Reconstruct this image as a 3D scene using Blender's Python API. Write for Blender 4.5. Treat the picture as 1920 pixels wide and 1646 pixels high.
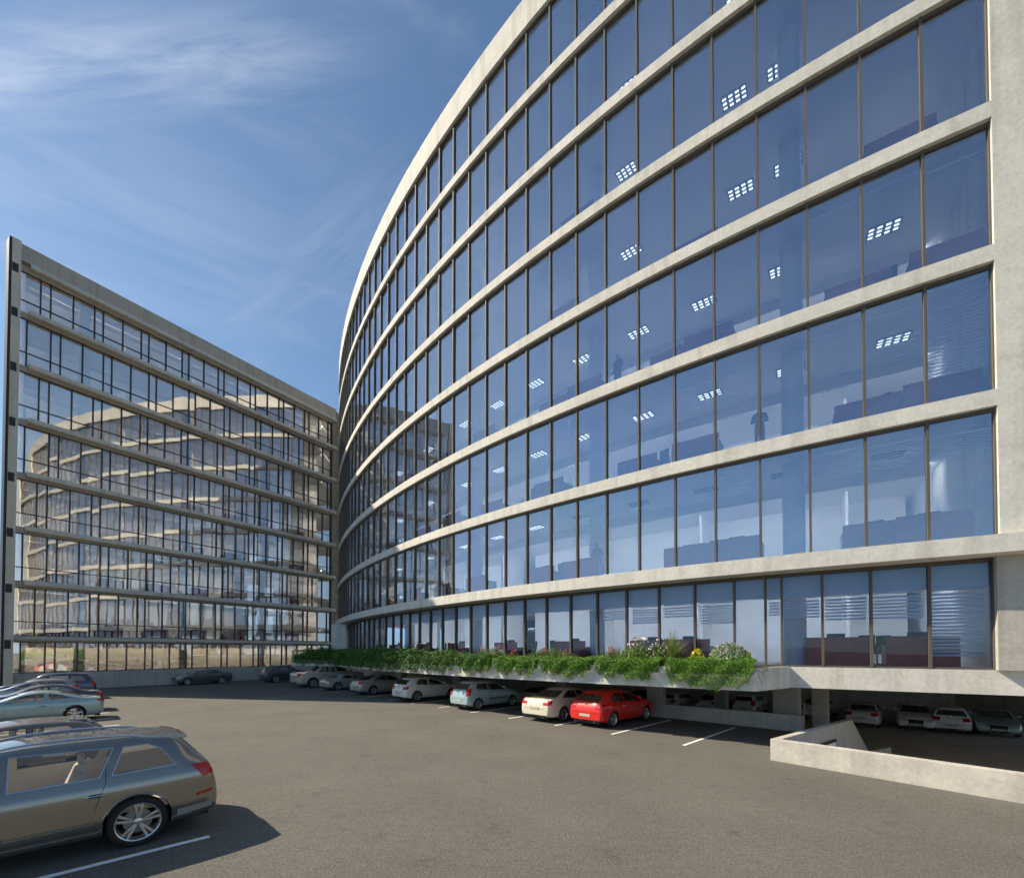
import bpy, bmesh, math, random
import numpy as np
from mathutils import Vector, Matrix
from mathutils.bvhtree import BVHTree
random.seed(7); rng = np.random.default_rng(7)
for o in list(bpy.data.objects): bpy.data.objects.remove(o)
C = bpy.context.scene.collection
PI = math.pi; R = math.radians
sc = bpy.context.scene

# ------------------------------------------------------------------ camera, sky, sun, exposure
EYE = 3.1
cd = bpy.data.cameras.new('camera'); cam = bpy.data.objects.new('camera', cd); C.objects.link(cam)
cam.location = (0, 0, EYE); cam.rotation_euler = (R(90 + 1.06), 0, 0)
cd.sensor_width = 36; cd.lens = 36 * 830 / 1920; cd.shift_y = 381.6 / 1920
cd.clip_start = 0.1; cd.clip_end = 4000
sc.camera = cam
SUN = Vector((-1.16, 0.215, 1.0)).normalized()
w = bpy.data.worlds.new('World'); sc.world = w; w.use_nodes = True
nt = w.node_tree; N = nt.nodes; L = nt.links
bg = N['Background']; bg.inputs[1].default_value = 0.095
sky = N.new('ShaderNodeTexSky'); sky.sky_type = 'NISHITA'; sky.sun_disc = False
sky.sun_elevation = math.asin(SUN.z); sky.sun_rotation = math.atan2(SUN.x, SUN.y)
sky.air_density = 1.0; sky.dust_density = 0.2; sky.ozone_density = 3.0; sky.altitude = 100
tint = N.new('ShaderNodeMix'); tint.data_type = 'RGBA'; tint.blend_type = 'MULTIPLY'; tint.inputs[0].default_value = 1
tint.inputs[7].default_value = (0.95, 1.05, 1.04, 1)
cap = N.new('ShaderNodeMix'); cap.data_type = 'RGBA'; cap.blend_type = 'DARKEN'; cap.inputs[0].default_value = .85; cap.inputs[7].default_value = (3.4, 4.4, 6.2, 1)
L.new(sky.outputs[0], cap.inputs[6]); L.new(cap.outputs[2], tint.inputs[6])
tc = N.new('ShaderNodeTexCoord')
def cloud(scale, rot, lo, hi, amt, seed, det=7):
    mp = N.new('ShaderNodeMapping'); mp.inputs['Scale'].default_value = scale; mp.inputs['Rotation'].default_value = rot
    mp.inputs['Location'].default_value = (seed, seed * .7, seed * 1.3)
    no = N.new('ShaderNodeTexNoise'); no.inputs['Scale'].default_value = 1; no.inputs['Detail'].default_value = det
    no.inputs['Roughness'].default_value = .58; no.inputs['Distortion'].default_value = .6
    mr = N.new('ShaderNodeMapRange'); mr.interpolation_type = 'SMOOTHSTEP'
    mr.inputs[1].default_value = lo; mr.inputs[2].default_value = hi; mr.inputs[4].default_value = amt
    L.new(tc.outputs['Generated'], mp.inputs[0]); L.new(mp.outputs[0], no.inputs[0]); L.new(no.outputs[0], mr.inputs[0])
    return mr.outputs[0]
c1 = cloud((1.1, 1.1, 5.5), (0.10, -.22, 0), .52, .90, .26, 5.7)
c2 = cloud((2.4, 2.0, 8.), (0.2, -.45, .3), .50, .88, .20, 8.3)
mx = N.new('ShaderNodeMath'); mx.operation = 'MAXIMUM'; L.new(c1, mx.inputs[0]); L.new(c2, mx.inputs[1])
hs = N.new('ShaderNodeHueSaturation'); hs.inputs['Saturation'].default_value = .97; L.new(tint.outputs[2], hs.inputs['Color'])
# one long cirrus streak, laid out on the sky's own sphere
def vdot(v, src):
    d = N.new('ShaderNodeVectorMath'); d.operation = 'DOT_PRODUCT'; d.inputs[1].default_value = v; L.new(src, d.inputs[0]); return d.outputs['Value']
def mth(op, a, b=None):
    d = N.new('ShaderNodeMath'); d.operation = op
    for i, x in enumerate((a, b)):
        if x is None: continue
        if isinstance(x, (int, float)): d.inputs[i].default_value = x
        else: L.new(x, d.inputs[i])
    return d.outputs[0]
def streak(d1, d2, wd, half, amt, sc_):
    d1, d2 = Vector(d1).normalized(), Vector(d2).normalized(); nn = d1.cross(d2).normalized(); mid = (d1 + d2).normalized(); tn = nn.cross(mid)
    a = vdot(nn, tc.outputs['Generated']); b = vdot(tn, tc.outputs['Generated']); c = vdot(mid, tc.outputs['Generated'])
    g1 = mth('EXPONENT', mth('MULTIPLY', mth('POWER', mth('ABSOLUTE', mth('DIVIDE', a, wd)), 2.), -1.)); g2 = mth('EXPONENT', mth('MULTIPLY', mth('POWER', mth('ABSOLUTE', mth('DIVIDE', b, half)), 4.), -1.))
    no = N.new('ShaderNodeTexNoise'); no.inputs['Scale'].default_value = 1; no.inputs['Detail'].default_value = 8; no.inputs['Roughness'].default_value = .6; no.inputs['Distortion'].default_value = .5
    cx_ = N.new('ShaderNodeCombineXYZ'); L.new(mth('MULTIPLY', a, sc_ * 7), cx_.inputs[0]); L.new(mth('MULTIPLY', b, sc_), cx_.inputs[1]); L.new(no.inputs[0].links[0].from_socket if no.inputs[0].links else cx_.outputs[0], no.inputs[0])
    nn_ = mth('SMOOTH_MIN', mth('MAXIMUM', mth('MULTIPLY', mth('SUBTRACT', no.outputs[0], .30), 2.6), 0.), 1.)
    return mth('MULTIPLY', mth('MULTIPLY', mth('MULTIPLY', g1, g2), nn_), mth('MULTIPLY', mth('GREATER_THAN', c, 0.), amt))
st1 = streak((-1.30, 1, 1.33), (-.80, 1, 1.36), .036, .30, .42, 5.)
st2 = streak((-1.1, 1, 1.05), (-.85, 1, .95), .12, .30, .16, 3.)
st3 = streak((-.62, 1, .78), (-.35, 1, .98), .05, .22, .13, 6.)
mx2 = mth('MAXIMUM', mx.outputs[0], mth('MAXIMUM', st1, mth('MAXIMUM', st2, st3)))
cm = N.new('ShaderNodeMix'); cm.data_type = 'RGBA'; cm.inputs[7].default_value = (7.6, 8.0, 8.8, 1)
L.new(mx2, cm.inputs[0]); L.new(hs.outputs[0], cm.inputs[6]); L.new(cm.outputs[2], bg.inputs[0])
sd = bpy.data.lights.new('sun', 'SUN'); sd.energy = 5.0; sd.angle = R(.5); sd.color = (1, .88, .70)
so = bpy.data.objects.new('sun', sd); C.objects.link(so); so.rotation_euler = (-SUN).to_track_quat('-Z', 'Y').to_euler()
sc.view_settings.view_transform = 'Standard'; sc.view_settings.look = 'None'
sc.view_settings.exposure = 0.47; sc.view_settings.gamma = 1
sc.render.engine = 'CYCLES'
cy = sc.cycles; cy.max_bounces = 10; cy.transparent_max_bounces = 16; cy.glossy_bounces = 5; cy.diffuse_bounces = 6

# ------------------------------------------------------------------ materials
def newmat(name):
    m = bpy.data.materials.new(name); m.use_nodes = True
    return m, m.node_tree.nodes, m.node_tree.links, m.node_tree.nodes['Principled BSDF']
def flat(name, col, rough=.6, metal=0, coat=0, spec=.5, var=.0, scale=8):
    m, n, l, p = newmat(name)
    p.inputs['Base Color'].default_value = (*col, 1); p.inputs['Roughness'].default_value = rough
    p.inputs['Metallic'].default_value = metal; p.inputs['Coat Weight'].default_value = coat
    p.inputs['Coat Roughness'].default_value = .03; p.inputs['Specular IOR Level'].default_value = spec
    if var:
        t = n.new('ShaderNodeTexCoord'); no = n.new('ShaderNodeTexNoise'); no.inputs['Scale'].default_value = scale
        no.inputs['Detail'].default_value = 6
        r = n.new('ShaderNodeValToRGB'); r.color_ramp.elements[0].position = .3; r.color_ramp.elements[1].position = .72
        r.color_ramp.elements[0].color = (*[c * (1 - var) for c in col], 1); r.color_ramp.elements[1].color = (*[min(1, c * (1 + var)) for c in col], 1)
        l.new(t.outputs['Object'], no.inputs[0]); l.new(no.outputs[0], r.inputs[0]); l.new(r.outputs[0], p.inputs['Base Color'])
    return m
def concrete(name, col, stain=.25, bump=.15, sc_=.5):
    m, n, l, p = newmat(name); p.inputs['Roughness'].default_value = .82; p.inputs['Specular IOR Level'].default_value = .25
    g = n.new('ShaderNodeNewGeometry')
    mp = n.new('ShaderNodeMapping'); mp.inputs['Scale'].default_value = (sc_, sc_, sc_ * 2.2); l.new(g.outputs['Position'], mp.inputs[0])
    a = n.new('ShaderNodeTexNoise'); a.inputs['Scale'].default_value = 1; a.inputs['Detail'].default_value = 9; a.inputs['Roughness'].default_value = .62
    l.new(mp.outputs[0], a.inputs[0])
    b = n.new('ShaderNodeTexNoise'); b.inputs['Scale'].default_value = 9; b.inputs['Detail'].default_value = 8; b.inputs['Roughness'].default_value = .7
    l.new(g.outputs['Position'], b.inputs[0])
    ra = n.new('ShaderNodeValToRGB'); ra.color_ramp.elements[0].position = .28; ra.color_ramp.elements[1].position = .66
    ra.color_ramp.elements[0].color = (*[c * (1 - stain) for c in col], 1); ra.color_ramp.elements[1].color = (*col, 1)
    rb = n.new('ShaderNodeValToRGB'); rb.color_ramp.elements[0].position = .25; rb.color_ramp.elements[1].position = .6
    rb.color_ramp.elements[0].color = (.78, .77, .75, 1); rb.color_ramp.elements[1].color = (1, 1, 1, 1)
    l.new(a.outputs[0], ra.inputs[0]); l.new(b.outputs[0], rb.inputs[0])
    mp2 = n.new('ShaderNodeMapping'); mp2.inputs['Scale'].default_value = (2.6, 2.6, .16); l.new(g.outputs['Position'], mp2.inputs[0])
    c_ = n.new('ShaderNodeTexNoise'); c_.inputs['Scale'].default_value = 1; c_.inputs['Detail'].default_value = 5; l.new(mp2.outputs[0], c_.inputs[0])
    rc = n.new('ShaderNodeValToRGB'); rc.color_ramp.elements[0].position = .30; rc.color_ramp.elements[1].position = .52
    rc.color_ramp.elements[0].color = (.82, .815, .80, 1); rc.color_ramp.elements[1].color = (1, 1, 1, 1); l.new(c_.outputs[0], rc.inputs[0])
    mx3 = n.new('ShaderNodeMix'); mx3.data_type = 'RGBA'; mx3.blend_type = 'MULTIPLY'; mx3.inputs[0].default_value = 1
    mxx = n.new('ShaderNodeMix'); mxx.data_type = 'RGBA'; mxx.blend_type = 'MULTIPLY'; mxx.inputs[0].default_value = 1
    l.new(ra.outputs[0], mxx.inputs[6]); l.new(rb.outputs[0], mxx.inputs[7]); l.new(mxx.outputs[2], mx3.inputs[6]); l.new(rc.outputs[0], mx3.inputs[7]); l.new(mx3.outputs[2], p.inputs['Base Color'])
    bu = n.new('ShaderNodeBump'); bu.inputs['Strength'].default_value = bump; bu.inputs['Distance'].default_value = .02
    l.new(b.outputs[0], bu.inputs['Height']); l.new(bu.outputs[0], p.inputs['Normal'])
    return m
def asphalt(name):
    m, n, l, p = newmat(name); p.inputs['Roughness'].default_value = .9; p.inputs['Specular IOR Level'].default_value = .2
    g = n.new('ShaderNodeNewGeometry')
    def noise(s, d=4, r=.6):
        a = n.new('ShaderNodeTexNoise'); a.inputs['Scale'].default_value = s; a.inputs['Detail'].default_value = d; a.inputs['Roughness'].default_value = r
        l.new(g.outputs['Position'], a.inputs[0]); return a
    f = noise(26, 5, .9); md = noise(6, 8, .75); bgn = noise(.35, 5, .6)
    r1 = n.new('ShaderNodeValToRGB'); r1.color_ramp.elements[0].position = .36; r1.color_ramp.elements[1].position = .66
    r1.color_ramp.elements[0].color = (.072, .069, .060, 1); r1.color_ramp.elements[1].color = (.262, .250, .216, 1)
    l.new(f.outputs[0], r1.inputs[0])
    r2 = n.new('ShaderNodeValToRGB'); r2.color_ramp.elements[0].position = .3; r2.color_ramp.elements[1].position = .7
    r2.color_ramp.elements[0].color = (.80, .80, .80, 1); r2.color_ramp.elements[1].color = (1.1, 1.1, 1.1, 1)
    l.new(md.outputs[0], r2.inputs[0])
    r3 = n.new('ShaderNodeValToRGB'); r3.color_ramp.elements[0].position = .3; r3.color_ramp.elements[1].position = .7
    r3.color_ramp.elements[0].color = (.86, .86, .86, 1); r3.color_ramp.elements[1].color = (1.06, 1.06, 1.06, 1)
    l.new(bgn.outputs[0], r3.inputs[0])
    a = n.new('ShaderNodeMix'); a.data_type = 'RGBA'; a.blend_type = 'MULTIPLY'; a.inputs[0].default_value = 1
    b = n.new('ShaderNodeMix'); b.data_type = 'RGBA'; b.blend_type = 'MULTIPLY'; b.inputs[0].default_value = 1
    l.new(r1.outputs[0], a.inputs[6]); l.new(r2.outputs[0], a.inputs[7]); l.new(a.outputs[2], b.inputs[6]); l.new(r3.outputs[0], b.inputs[7])
    st = noise(1.1, 9, .72); r4 = n.new('ShaderNodeValToRGB'); r4.color_ramp.elements[0].position = .30; r4.color_ramp.elements[1].position = .42
    r4.color_ramp.elements[0].color = (.72, .72, .73, 1); r4.color_ramp.elements[1].color = (1, 1, 1, 1); l.new(st.outputs[0], r4.inputs[0])
    c5 = n.new('ShaderNodeMix'); c5.data_type = 'RGBA'; c5.blend_type = 'MULTIPLY'; c5.inputs[0].default_value = 1
    l.new(b.outputs[2], c5.inputs[6]); l.new(r4.outputs[0], c5.inputs[7]); l.new(c5.outputs[2], p.inputs['Base Color'])
    bu = n.new('ShaderNodeBump'); bu.inputs['Strength'].default_value = .8; bu.inputs['Distance'].default_value = .02
    l.new(f.outputs[0], bu.inputs['Height']); l.new(bu.outputs[0], p.inputs['Normal'])
    return m
def glass(name, tcol, gcol, base, rough=0.0, wave=0.0):
    m, n, l, p = newmat(name); n.remove(p); out = n['Material Output']
    tr = n.new('ShaderNodeBsdfTransparent'); tr.inputs[0].default_value = (*tcol, 1)
    gl = n.new('ShaderNodeBsdfGlossy'); gl.inputs[0].default_value = (*gcol, 1); gl.inputs['Roughness'].default_value = rough
    fr = n.new('ShaderNodeFresnel'); fr.inputs[0].default_value = 1.5
    mr = n.new('ShaderNodeMapRange'); mr.inputs[1].default_value = .04; mr.inputs[2].default_value = 1
    mr.inputs[3].default_value = base; mr.inputs[4].default_value = 1
    mi = n.new('ShaderNodeMixShader')
    l.new(fr.outputs[0], mr.inputs[0]); l.new(mr.outputs[0], mi.inputs[0]); l.new(tr.outputs[0], mi.inputs[1]); l.new(gl.outputs[0], mi.inputs[2])
    l.new(mi.outputs[0], out.inputs[0])
    if wave:
        g = n.new('ShaderNodeNewGeometry'); no = n.new('ShaderNodeTexNoise'); no.inputs['Scale'].default_value = .9; no.inputs['Detail'].default_value = 1
        bu = n.new('ShaderNodeBump'); bu.inputs['Strength'].default_value = 1; bu.inputs['Distance'].default_value = wave
        l.new(g.outputs['Position'], no.inputs[0]); l.new(no.outputs[0], bu.inputs['Height']); l.new(bu.outputs[0], gl.inputs['Normal'])
    return m
def emit(name, col, s):
    m, n, l, p = newmat(name); p.inputs['Base Color'].default_value = (*col, 1); p.inputs['Emission Color'].default_value = (*col, 1); p.inputs['Emission Strength'].default_value = s
    return m
M = dict(
 asphalt=asphalt('asphalt'), ground=flat('soil', (.12, .11, .07), .9, var=.3, scale=.2),
 paintw=flat('road_paint', (.86, .85, .82), .7, var=.12, scale=12),
 conc=concrete('concrete_light', (.76, .735, .665), .16), concd=concrete('concrete_grey', (.58, .55, .49), .22, sc_=.8),
 ledge=concrete('ledge_render', (.70, .63, .52), .12, .05), wallc=concrete('garage_concrete', (.70, .62, .51), .2),
 gfloor=concrete('garage_floor', (.66, .57, .47), .25), brick=concrete('buff_stone', (.42, .37, .29), .3, .3, 2.),
 frame=flat('bronze_frame', (.115, .103, .086), .65, .0, spec=.3), dframe=flat('dark_frame', (.035, .032, .030), .45, .3),
 glass=glass('blue_glass', (.80, .88, .98), (.72, .83, 1.0), .42, wave=.0016),
 gglass=glass('ground_floor_glass', (.62, .74, .93), (.74, .84, 1.0), .08, wave=.0012),
 rglass=glass('rear_glass', (.90, .92, .94), (.8, .85, .9), .06), par=concrete('parapet_render', (.52, .47, .39), .12, .05),
 lglass=glass('grey_glass', (.92, .88, .82), (1, .98, .95), .56, wave=.0022),
 white=flat('white_plaster', (.80, .79, .76), .8, var=.04, scale=2), ceil=flat('ceiling_white', (.80, .80, .80), .85),
 carpet=flat('grey_carpet', (.38, .37, .36), .95, var=.1, scale=4), desk=flat('red_brown_panel', (.52, .09, .07), .55, var=.15, scale=3),
 desktop=flat('dark_desktop', (.05, .045, .05), .35), black=flat('black_plastic', (.02, .02, .022), .5),
 fab=flat('chair_fabric', (.03, .032, .045), .8), chrome=flat('chrome', (.7, .7, .7), .15, 1.),
 lamp=emit('lit_lamp', (.92, .95, 1.), 1.7), fillglow=emit('added_fill', (.95, .96, 1.), 20), wfillglow=emit('added_warm_fill', (1., .88, .72), 11), lampoff=flat('lamp_louvre', (.10, .11, .13), .4, .6), blind=flat('blind_slat', (.92, .92, .90), .6),  # the two strong emitters are added only to brighten the rooms
 tyre=flat('tyre_rubber', (.022, .021, .020), .85, var=.2, scale=20), rim=flat('alloy', (.70, .69, .66), .28, .85), well=flat('wheel_well', (.008, .008, .008), .9),
 pglass=glass('privacy_glass', (.34, .35, .36), (.85, .88, .95), .24), cglass=glass('car_glass', (.86, .85, .82), (.85, .86, .88), .10), trim=flat('black_trim', (.018, .018, .018), .5),
 interior=flat('car_interior', (.70, .67, .62), .85), red=flat('tail_light_red', (.50, .006, .005), .25, 0, .4), lens=flat('head_light_lens', (.62, .64, .66), .08, .3, 1.),
 plate=flat('number_plate', (.50, .50, .38), .5), skirt=flat('grey_skirt', (.30, .28, .25), .45), steel=flat('steel', (.30, .29, .27), .35, .8),
 skin=flat('skin', (.42, .26, .18), .6), hair=flat('dark_hair', (.03, .022, .018), .7), suit=flat('dark_suit', (.025, .028, .045), .8),
 shirt=flat('pale_shirt', (.6, .6, .62), .8), redcloth=flat('red_cloth', (.45, .02, .03), .8),
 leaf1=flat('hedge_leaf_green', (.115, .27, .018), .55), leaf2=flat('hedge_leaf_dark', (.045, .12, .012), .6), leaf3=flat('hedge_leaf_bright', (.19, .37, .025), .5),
 grass=flat('grass_blade', (.13, .20, .05), .6), straw=flat('seed_head', (.32, .26, .12), .8), soil=flat('planter_soil', (.045, .035, .025), .95),
 palm=flat('palm_blade', (.24, .30, .09), .5), stem=flat('stem_brown', (.09, .07, .035), .8),
 fw=flat('petal_white', (.75, .68, .62), .7), fp=flat('petal_pink', (.55, .12, .20), .7), fy=flat('petal_yellow', (.80, .62, .03), .7), fv=flat('petal_violet', (.35, .20, .52), .7),
)
m, n, l, p = newmat('cream_glow_sheet'); n.remove(p)
tl = n.new('ShaderNodeBsdfTranslucent'); tl.inputs[0].default_value = (.80, .72, .58, 1); df = n.new('ShaderNodeBsdfDiffuse'); df.inputs[0].default_value = (.7, .66, .58, 1)
mi = n.new('ShaderNodeMixShader'); mi.inputs[0].default_value = .4; l.new(tl.outputs[0], mi.inputs[1]); l.new(df.outputs[0], mi.inputs[2]); l.new(mi.outputs[0], n['Material Output'].inputs[0]); M['glowsheet'] = m  # translucent cream sheet, made up so sun from behind makes it glow
def paint(name, col, metal=.35, rough=.32):
    return flat(name, col, rough, metal, 1.0)
# ------------------------------------------------------------------ mesh helpers
class MB:
    def __init__(s): s.v = []; s.f = []; s.m = []
    def add(s, vs, fs, mi=0):
        b = len(s.v); s.v.extend([tuple(v) for v in vs]); s.f.extend([tuple(b + i for i in f) for f in fs]); s.m.extend([mi] * len(fs)); return s
    def hexa(s, p, mi=0):   # p: 4 bottom then 4 top, both counter-clockwise
        return s.add(p, [(3, 2, 1, 0), (4, 5, 6, 7), (0, 1, 5, 4), (1, 2, 6, 5), (2, 3, 7, 6), (3, 0, 4, 7)], mi)
    def box(s, x0, x1, y0, y1, z0, z1, mi=0):
        return s.hexa([(x0, y0, z0), (x1, y0, z0), (x1, y1, z0), (x0, y1, z0), (x0, y0, z1), (x1, y0, z1), (x1, y1, z1), (x0, y1, z1)], mi)
    def quad(s, p, mi=0): return s.add(p, [(0, 1, 2, 3)], mi)
    def obox(s, a, b, t, z0, z1, mi=0, side=0):  # wall from a to b (2D); side 0 centred, +1 left of a->b, -1 right
        a = Vector(a[:2]); b = Vector(b[:2]); d = (b - a).normalized(); n = Vector((-d.y, d.x))
        if side == 0: o0, o1 = -t / 2, t / 2
        elif side > 0: o0, o1 = 0, t
        else: o0, o1 = -t, 0
        z0 = z0 if isinstance(z0, tuple) else (z0, z0); z1 = z1 if isinstance(z1, tuple) else (z1, z1)
        q = [a + n * o0, b + n * o0, b + n * o1, a + n * o1]; zz0 = [z0[0], z0[1], z0[1], z0[0]]; zz1 = [z1[0], z1[1], z1[1], z1[0]]
        return s.hexa([(*q[i], zz0[i]) for i in range(4)] + [(*q[i], zz1[i]) for i in range(4)], mi)
    def tube(s, pts, r, n=8, mi=0):
        pts = [Vector(p) for p in pts]; rr = r if isinstance(r, (list, tuple)) else [r] * len(pts); vs = []
        for i, p in enumerate(pts):
            d = (pts[min(i + 1, len(pts) - 1)] - pts[max(i - 1, 0)]).normalized()
            u = d.orthogonal().normalized() if abs(d.z) > .95 else d.cross(Vector((0, 0, 1))).normalized(); v = d.cross(u)
            for k in range(n): vs.append(p + (u * math.cos(2 * PI * k / n) + v * math.sin(2 * PI * k / n)) * rr[i])
        fs = [(i * n + k, i * n + (k + 1) % n, (i + 1) * n + (k + 1) % n, (i + 1) * n + k) for i in range(len(pts) - 1) for k in range(n)]
        fs += [tuple(range(n))[::-1], tuple((len(pts) - 1) * n + k for k in range(n))]
        return s.add(vs, fs, mi)
    def lathe(s, prof, n=24, mi=0, axis='z', c=(0, 0, 0), close=False):
        vs = []; m = len(prof)
        for k in range(n):
            a = 2 * PI * k / n
            for r, h in prof:
                p = (r * math.cos(a), r * math.sin(a), h) if axis == 'z' else (r * math.cos(a), h, r * math.sin(a))
                vs.append((p[0] + c[0], p[1] + c[1], p[2] + c[2]))
        fs = [(k * m + j, ((k + 1) % n) * m + j, ((k + 1) % n) * m + j + 1, k * m + j + 1) for k in range(n) for j in range(m - 1)]
        if axis == 'y': fs = [f[::-1] for f in fs]
        return s.add(vs, fs, mi)
    def build(s, name, mats, parent=None, smooth=False, bevel=0):
        me = bpy.data.meshes.new(name); me.from_pydata(s.v, [], s.f)
        mats = mats if isinstance(mats, (list, tuple)) else [mats]
        for m in mats: me.materials.append(m)
        if len(mats) > 1: me.polygons.foreach_set('material_index', s.m)
        if smooth: me.polygons.foreach_set('use_smooth', [True] * len(me.polygons)); me.set_sharp_from_angle(angle=R(35))
        me.update(); o = bpy.data.objects.new(name, me); C.objects.link(o)
        if parent: o.parent = parent
        if bevel:
            b = o.modifiers.new('b', 'BEVEL'); b.width = bevel; b.segments = 2; b.limit_method = 'ANGLE'
        return o
def tag(o, label=None, cat=None, group=None, kind=None):
    if label: o['label'] = label
    if cat: o['category'] = cat
    if group: o['group'] = group
    if kind: o['kind'] = kind
    return o
def empty(name, loc=(0, 0, 0), rz=0, **k):
    o = bpy.data.objects.new(name, None); C.objects.link(o); o.location = loc; o.rotation_euler = (0, 0, rz); o.empty_display_size = .2
    return tag(o, **k)
def copy_tree(o, parent=None):
    c = o.copy(); C.objects.link(c)
    if parent: c.parent = parent
    for ch in list(o.children): copy_tree(ch, c)
    return c
ORD = ['first', 'second', 'third', 'fourth', 'fifth', 'sixth', 'seventh', 'eighth', 'ninth', 'tenth', 'eleventh', 'twelfth', 'thirteenth', 'fourteenth', 'fifteenth', 'sixteenth']
def to_px(P):
    p = R(1.06); x, y, z = P[0], P[1], P[2] - EYE
    d = y * math.cos(p) + z * math.sin(p); u = -y * math.sin(p) + z * math.cos(p)
    if d < .1: return None
    return 960 + 830 * x / d, 1204.6 - 830 * u / d
def px_area(q):   # visible size of a quad in the photo, to choose which repeats become parts of their own
    p = [to_px(c) for c in q]
    if any(c is None for c in p): return 0
    xs = [min(max(c[0], 0), 1920) for c in p]; ys = [min(max(c[1], 0), 1646) for c in p]
    return (max(xs) - min(xs)) * (max(ys) - min(ys))

# ------------------------------------------------------------------ setting: ground, garage floor, parking lines
GZ = -1.5
W1a, W1b = (-24.0, 49.9), (11.1, 16.9)          # low wall behind the parked row
A2, B2 = (7.35, 12.65), (12.2, 16.25)           # corner and back leg of the front wall
E2 = (20.0, -2.35)
Lx = -500; s = MB()
ap = [(500, -500), (500, E2[1]), E2, A2, (11.6, 15.85), (11.15, 16.95), W1a, (-70, 120)]
for (a, b) in zip(ap[:-1], ap[1:]):
    if abs(a[1] - b[1]) > 1e-6: s.quad([(Lx, a[1], 0), (a[0], a[1], 0), (b[0], b[1], 0), (Lx, b[1], 0)])
s.add([(Lx, 120, 0), (-70, 120, 0), (Lx, 500, 0)], [(0, 1, 2)])
tag(s.build('car_park_asphalt', M['asphalt']), kind='structure')
s = MB(); s.quad([(-1500, -1500, GZ - .03), (1500, -1500, GZ - .03), (1500, 1500, GZ - .03), (-1500, 1500, GZ - .03)])
tag(s.build('ground', M['ground']), kind='structure')
s = MB(); s.add([(x, y, GZ) for x, y in [(-40, 60), (3, 16), (7.35, 12.65), (20, -2.35), (60, -2.35), (60, 60)]], [tuple(range(6))])
tag(s.build('garage_floor', M['gfloor']), kind='structure')
s = MB()
for k in range(13):
    x, y = 5.64 - 1.93 * k, 14.6 + 1.93 * k
    s.obox((x, y), (x + 3.42, y + 3.42), .11, .002, .006)
tag(s.build('parking_lines_by_building', M['paintw']), kind='structure')
s = MB()
for k in (0, 1, 2, 3, 4, 5, 6, 7, 8, 9, 10, 11):
    x, y = -5.06 - 1.90 * k, 7.46 + 1.86 * k
    s.obox((x, y), (x - 3.5, y - 3.5), .11, .002, .006)
tag(s.build('parking_lines_left_row', M['paintw']), kind='structure')

# ------------------------------------------------------------------ curved office building
CX, CY, CR = 54.10, 81.42, 80.26
def F(th, d, z=0):
    r = CR - d; return Vector((CX + r * math.cos(th), CY + r * math.sin(th), z))
TH0, DT = R(-120.37), R(-1.038); NP = 37
TH = [TH0 + DT * i for i in range(NP + 1)]
S = 4.1
BT = [3.1 + S * (.78 + k) for k in range(7)]    # tops of the floor bands
BH = .46
PB, PT = 34.26, 35.8                            # parapet
G0, G1 = 2.55, BT[0] - .52
def arcbox(mb, t0, t1, d0, d1, z0, z1, mi=0, n=1):
    for k in range(n):
        a = t0 + (t1 - t0) * k / n; b = t0 + (t1 - t0) * (k + 1) / n
        mb.hexa([F(a, d0, z0), F(a, d1, z0), F(b, d1, z0), F(b, d0, z0), F(a, d0, z1), F(a, d1, z1), F(b, d1, z1), F(b, d0, z1)], mi)
def arcstrip(mb, t0, t1, d0, d1, z0, z1, n, mi=0):   # one closed curved bar, no inner faces
    vs = []
    for k in range(n + 1):
        a = t0 + (t1 - t0) * k / n; vs += [F(a, d0, z0), F(a, d1, z0), F(a, d1, z1), F(a, d0, z1)]
    fs = [(0, 1, 2, 3), tuple(4 * n + i for i in (3, 2, 1, 0))]
    for k in range(n):
        for j in range(4): fs.append((4 * k + (j + 1) % 4, 4 * k + j, 4 * k + 4 + j, 4 * k + 4 + (j + 1) % 4))
    mb.add(vs, fs, mi)
B = empty('office_building', F(TH[0], 0, 0) * 0, label='tall curved office building with blue glass front and pale concrete floor bands', cat='office building')
TE = TH[NP] + DT * .6
s = MB(); arcstrip(s, TH[0], TE, 0, .4, PB, PT, 60); s.build('parapet', M['conc'], B)
s = MB(); arcstrip(s, TH[0] + R(8), TE, .4, 24, PT - .5, PT - .3, 40); s.build('roof', M['wallc'], B)
for k in range(7):
    s = MB(); d0 = -.22 if k == 0 else 0
    z1 = BT[k]; z0 = z1 - BH - (.04 if k == 0 else 0)
    arcstrip(s, TH[0] + (R(8) if k == 0 else 0), TE, d0, .5 if k else .9, z0, z1, 66)
    s.build('floor_band', M['conc'], B)
# end wall at the right, above and below the first band
s = MB(); arcstrip(s, TH[0] + R(8), TH[0] - .0003, 0, .5, BT[0], PT, 8); arcbox(s, TH[0] + R(.0), TH[0] - .0003, .5, 12, BT[0], PT - .6)
s.build('end_wall', M['conc'], B)
s = MB(); arcstrip(s, TH[0] + R(8), TH[0] + R(.02), .42, 1.0, G0, BT[0] - .5, 8); s.build('lower_end_wall', M['concd'], B)
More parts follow.
